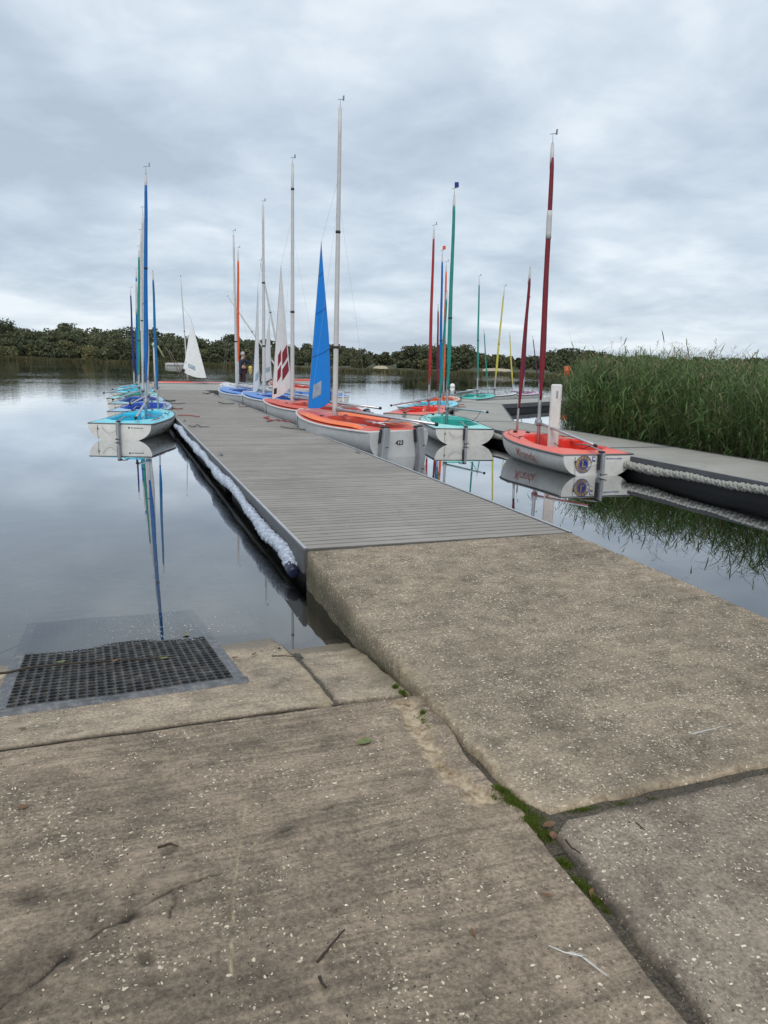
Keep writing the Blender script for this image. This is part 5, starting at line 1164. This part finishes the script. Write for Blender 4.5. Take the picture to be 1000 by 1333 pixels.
def crown_leaves(rng, x, y, z0, ht, rad, nblob, nleaf, size, low=.12):
    P = []; T = []
    for _ in range(nblob):
        f = rng.uniform(low, .88); rr = rad*(.38+.42*math.sin(math.pi*min(1, f*.85+.1)))*rng.uniform(.75, 1.15); a = rng.uniform(0, 6.28); q = rad*rng.uniform(0, .85)*(1.1-f*.6)
        rr *= rng.uniform(.4, .95); c = np.array([x+q*math.cos(a), y+q*math.sin(a), z0+ht*f]); k = nleaf//nblob; d = rng.normal(size=(k, 3)); d /= np.linalg.norm(d, axis=1)[:, None]
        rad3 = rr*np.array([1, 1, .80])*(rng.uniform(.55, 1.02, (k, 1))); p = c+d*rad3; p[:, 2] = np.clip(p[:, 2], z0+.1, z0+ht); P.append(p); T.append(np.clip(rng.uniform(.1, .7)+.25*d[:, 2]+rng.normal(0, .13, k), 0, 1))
    P = np.concatenate(P); T = np.concatenate(T); n = len(P)
    u = rng.normal(size=(n, 3)); u /= np.linalg.norm(u, axis=1)[:, None]; v = np.cross(u, rng.normal(size=(n, 3))); v /= np.linalg.norm(v, axis=1)[:, None]; s = size*rng.uniform(.6, 1.3, (n, 1))
    V = np.stack([P-u*s-v*s*.5, P+u*s*.3-v*s*.8, P+u*s+v*s*.5, P-u*s*.4+v*s*.7], 1).reshape(-1, 3); return V, np.repeat(T, 4)
def trunk(mb, rng, x, y, z0, ht, r):
    lean = rng.normal(0, .03, 2)*ht; mb.tube([(x, y, z0-.3), (x+lean[0]*.4, y+lean[1]*.4, z0+ht*.35), (x+lean[0], y+lean[1], z0+ht*.72)], [r, r*.7, r*.25], 6)
    for _ in range(4):
        a = rng.uniform(0, 6.28); f = rng.uniform(.25, .55); p = Vector((x+lean[0]*f, y+lean[1]*f, z0+ht*f)); mb.tube([p, p+Vector((math.cos(a)*ht*.18, math.sin(a)*ht*.18, ht*.16))], [r*.4, r*.12], 5)
def woodland():
    rng = np.random.default_rng(11); V = []; T = []; A = []; tm = MB(); n = 0
    for row, (bey, frac, cnt) in enumerate(((5, .42, 95), (13, .62, 95), (26, .80, 90), (42, .93, 90), (62, 1.0, 100))):
        for i in range(cnt):
            px = lerp(-70, 1080, (i+rng.uniform(0, 1))/cnt)
            if row < 2 and (610 < px < 720 or 470 < px < 520): continue
            x, y, z0, r = place(px, bey+rng.uniform(-3, 5)); zt = top_z(px, r); sc = r/190
            ht = (zt-z0)*frac*rng.uniform(.78, 1.07)
            if row == 0: ht = max(1.4, ht*rng.uniform(.6, 1))
            ht = max(1.2, ht); rad = min(ht*.62, 3.4*sc+.8)*rng.uniform(.8, 1.2)
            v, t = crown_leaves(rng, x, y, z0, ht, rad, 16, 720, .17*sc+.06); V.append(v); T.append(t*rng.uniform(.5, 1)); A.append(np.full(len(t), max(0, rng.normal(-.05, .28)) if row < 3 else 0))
            trunk(tm, rng, x, y, z0, ht, .12)
    V = np.concatenate(V); me = npmesh('far_woodland', V, np.arange(len(V)).reshape(-1, 4)); vattr(me, 'tint', np.concatenate(T)); vattr(me, 'alt', np.clip(np.concatenate(A), 0, 1))
    w_ = tag(obj('far_woodland', me, 'wood_leaf'), 'dark green woodland massed along the far shore', None, None, 'stuff'); tr = tm.build('trunks', 'bark', w_); tr['kind'] = 'stuff'
woodland()
def tree(px, bey, topy, rad, label, alt=0.0, dark=1.0, low=.1, name='tree', lift=1.0, nl=1900):
    rng = np.random.default_rng(int(px)); x, y, z0, r = place(px, bey); d = ray(px, topy); zt = CZ+d.z/math.hypot(d.x, d.y)*r; ht = max(1.5, zt-z0)
    root = empty(name, (x, y, z0)); tag(root, label, 'tree' if name != 'bush' else 'bush', 'trees on the far shore')
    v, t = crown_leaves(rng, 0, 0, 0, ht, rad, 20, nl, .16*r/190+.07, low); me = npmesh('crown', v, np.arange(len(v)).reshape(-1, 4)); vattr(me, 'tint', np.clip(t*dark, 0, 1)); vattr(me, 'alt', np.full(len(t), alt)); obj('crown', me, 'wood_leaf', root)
    tm = MB(); trunk(tm, rng, 0, 0, 0, ht, .22); tm.build('trunk', 'bark', root)
for a in ((122, 4, 450, 3.0, 'yellow green rounded bush at the left shore reeds', .75, 1.3, .0, 'bush'), (12, 4, 452, 3.2, 'pale olive bush at the left edge of the far shore', .35, 1.2, .0, 'bush'),
          (0, 40, 414, 5.5, 'tall tree at the very left of the skyline', 0, .7, .2), (86, 70, 421, 5, 'round dark treetop standing up left of the masts', 0, .6, .3),
          (300, 60, 436, 4, 'dark treetop on the skyline behind the bare mast', 0, .6, .3), (440, 18, 449, 2.6, 'broad dark tree right of the tallest white mast', 0, .6, .1), (470, 7, 459, 1.8, 'low dark bush on the bank right of the white mast', 0, .6, .0, 'bush'),
          (535, 14, 451, 3.0, 'left tree of the dark clump behind the red mast', 0, .6, .05), (556, 12, 446, 3.2, 'middle tallest tree of the dark clump behind the red mast', 0, .55, .05), (603, 13, 449, 3.2, 'round dark tree right of the mint dinghy mast', 0, .55, .05),
          (580, 15, 448, 3.0, 'dark tree hidden behind the mint dinghy mast', 0, .6, .05), (650, 45, 462, 2.6, 'small pale tree above the sandy patch', .2, .9, .1), (740, 20, 454, 3.2, 'dark tree left above the reed bed', 0, .6, .1), (765, 22, 457, 3.0, 'dark tree directly above the orange marker', 0, .65, .1)):
    tree(*a)
def shore_reeds():
    rng = np.random.default_rng(3); V = []; T = []; A = []; n = 15000
    px = rng.uniform(-60, 1060, n)
    for p in px:
        d = ray(p, 470); az = math.atan2(d.x, d.y); r = float(shore(math.degrees(az)))+rng.uniform(-2.2, 3.5); x, y = r*math.sin(az), r*math.cos(az)
        h = rng.uniform(.45, .95)*(1.15 if p < 330 else .60)*(.75+.5*vnoise(p*.05, 1.0)); wd = rng.uniform(.05, .13); a = rng.uniform(0, 3.14); dx, dy = math.cos(a)*wd, math.sin(a)*wd; lx, ly = rng.normal(0, .15, 2)
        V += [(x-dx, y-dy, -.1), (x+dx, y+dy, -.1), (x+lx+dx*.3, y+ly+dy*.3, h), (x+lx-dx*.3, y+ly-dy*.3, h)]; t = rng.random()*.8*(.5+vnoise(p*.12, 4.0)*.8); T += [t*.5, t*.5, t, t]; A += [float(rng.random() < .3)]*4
    me = npmesh('shore_reeds', V, np.arange(len(V)).reshape(-1, 4)); vattr(me, 'tint', T); vattr(me, 'alt', A); tag(obj('shore_reeds', me, 'shore_reed'), 'low tan reed fringe along the far waterline', None, None, 'stuff')
shore_reeds()
def sandbank(px0, px1, bey, wdt, label):
    mb = MB(); n = 14; vs_ = []
    for i in range(n+1):
        px = lerp(px0, px1, i/n); e = math.sin(math.pi*i/n)**.5
        for k, (f, zz) in enumerate(((0, -.1), (.3, .08), (.7, .2), (1, .1))):
            x, y, z0, r = place(px, bey+wdt*f*e); vs_.append((x, y, z0+.1+zz*e+random.uniform(-.05, .05)))
    mb.add(vs_, [(i*4+k, i*4+k+1, i*4+4+k+1, i*4+4+k)[::-1] for i in range(n) for k in range(3)], True); tag(mb.build('sand_bank', 'sandbar'), label, None, None, 'structure')
sandbank(628, 668, 6, 9, 'bare sandy bank on the far shore between the teal and yellow masts'); sandbank(486, 506, 5, 6, 'small pale grass bank on the far shore')

# ------------------------------------------------------------------ the person on the cross pontoon
def skin_body(name, verts, edges, radii, m, parent, root_i=0, sub=2):
    me = bpy.data.meshes.new(name); me.from_pydata(verts, edges, []); o = bpy.data.objects.new(name, me); C.objects.link(o)
    md = o.modifiers.new('skin', 'SKIN'); md.use_smooth_shade = True
    for i, r in enumerate(radii): me.skin_vertices[0].data[i].radius = r if isinstance(r, tuple) else (r, r)
    for i in range(len(verts)): me.skin_vertices[0].data[i].use_root = (i == root_i)
    s2 = o.modifiers.new('sub', 'SUBSURF'); s2.levels = sub; s2.render_levels = sub
    bpy.context.view_layer.update(); ev = o.evaluated_get(bpy.context.evaluated_depsgraph_get()); m2 = bpy.data.meshes.new_from_object(ev); bpy.data.objects.remove(o); m2.name = name
    for p in m2.polygons: p.use_smooth = True
    return obj(name, m2, m, parent)
def person():
    p = ath(316, 500, 36.6); root = empty('person', (p.x, p.y, DZ-.01), R_(-70)); tag(root, 'grey haired person in dark jacket and trousers standing behind the orange mast', 'person')
    V = [(0, 0, .95), (0, .01, 1.15), (0, .02, 1.38), (0, .02, 1.50), (0, .05, 1.60), (0, .045, 1.70),
         (-.18, .02, 1.40), (-.24, .06, 1.13), (-.20, .26, .98), (.18, .02, 1.40), (.26, .22, 1.28), (.22, .50, 1.26),
         (-.10, 0, .90), (-.11, .03, .50), (-.12, -.01, .09), (-.13, .14, .04), (.10, 0, .90), (.12, .02, .50), (.12, -.03, .09), (.13, .12, .04)]
    Eg = [(0, 1), (1, 2), (2, 3), (3, 4), (4, 5), (2, 6), (6, 7), (7, 8), (2, 9), (9, 10), (10, 11), (0, 12), (12, 13), (13, 14), (14, 15), (0, 16), (16, 17), (17, 18), (18, 19)]
    rad = [.145, .15, .155, .055, .085, .09, .062, .05, .036, .062, .05, .036, .095, .066, .045, .04, .095, .066, .045, .04]
    hands = []
    for (hi, d) in ((8, Vector((.1, .9, -.3))), (11, Vector((0, 1, -.05)))):
        d.normalize(); o = Vector(V[hi]); palm = len(V); V.append(tuple(o+d*.07)); rad.append((.036, .022)); Eg.append((hi, palm)); sd = d.cross(Vector((0, 0, 1))).normalized()
        for k, l in ((-1.5, .065), (-.5, .08), (.5, .085), (1.5, .075)):
            b = len(V); V.append(tuple(o+d*.10+sd*k*.018)); V.append(tuple(o+d*(.10+l)+sd*k*.021-Vector((0, 0, .025)))); rad += [.0095, .008]; Eg += [(palm, b), (b, b+1)]
        b = len(V); V.append(tuple(o+d*.06+sd*-.045)); V.append(tuple(o+d*.10+sd*-.06-Vector((0, 0, .02)))); rad += [.011, .009]; Eg += [(palm, b), (b, b+1)]
    skin_body('body', V, Eg, rad, 'person_skin', root)
    skin_body('jacket', [V[i] for i in (0, 1, 2, 3, 6, 7, 8, 9, 10, 11)]+[(0, 0, .86)], [(0, 1), (1, 2), (2, 3), (2, 4), (4, 5), (5, 6), (2, 7), (7, 8), (8, 9), (0, 10)], [.175, .18, .18, .075, .082, .068, .052, .082, .068, .052, .17], 'jacket_navy', root)
    skin_body('trousers', [V[i] for i in (0, 12, 13, 14, 16, 17, 18)], [(0, 1), (1, 2), (2, 3), (0, 4), (4, 5), (5, 6)], [.155, .115, .085, .065, .115, .085, .065], 'trouser_maroon', root)
    hr = MB(); hr.ball((0, .03, 1.70), .112, 16, 10, 1.05); h = hr.build('hair', 'hair_grey', root)
    for v in h.data.vertices:
        if v.co.y > .07 and v.co.z < 1.74: v.co.y = .07
        if v.co.z < 1.63: v.co.z = 1.63
    f = MB(); f.ball((0, .150, 1.655), .018, 8, 6); f.build('nose', 'person_skin', root)
    for s in (-1, 1):
        MB().ball((s*.035, .128, 1.69), .010, 8, 6).build('eye', 'black', root); MB().ball((s*.098, .04, 1.665), .022, 8, 6, 1.4).build('ear', 'person_skin', root); MB().box((s*.125, .06, .035), (.10, .28, .07), 0, .03).build('shoe', 'black', root)
    MB().box((0, .128, 1.62), (.045, .01, .008), 0, .002).build('mouth', 'sail_darkred', root)
person()

# ------------------------------------------------------------------ scum and seed flecks floating in the shallows
def flecks():
    V = []; Q = []; rs = random.Random(9)
    for _ in range(260):
        if rs.random() < .6: p = un(rs.gauss(225, 40), rs.gauss(818, 12), 0)
        else: p = un(rs.uniform(0, 400), rs.uniform(700, 830), 0)
        if p.x > 1.2: continue
        s = rs.uniform(.002, .006); a = rs.uniform(0, 6.28); b = len(V)
        for k in range(5): V.append((p.x+s*math.cos(a+k*1.257)*rs.uniform(.5, 1), p.y+s*math.sin(a+k*1.257)*rs.uniform(.5, 1), .003))
        V.append((p.x, p.y, .006)); Q += [(b+k, b+(k+1) % 5, b+5) for k in range(5)]
    tag(obj('floating_flecks', npmesh('floating_flecks', V, Q), 'feather'), 'pale flecks of seed and scum floating by the mat', None, None, 'stuff')
flecks()
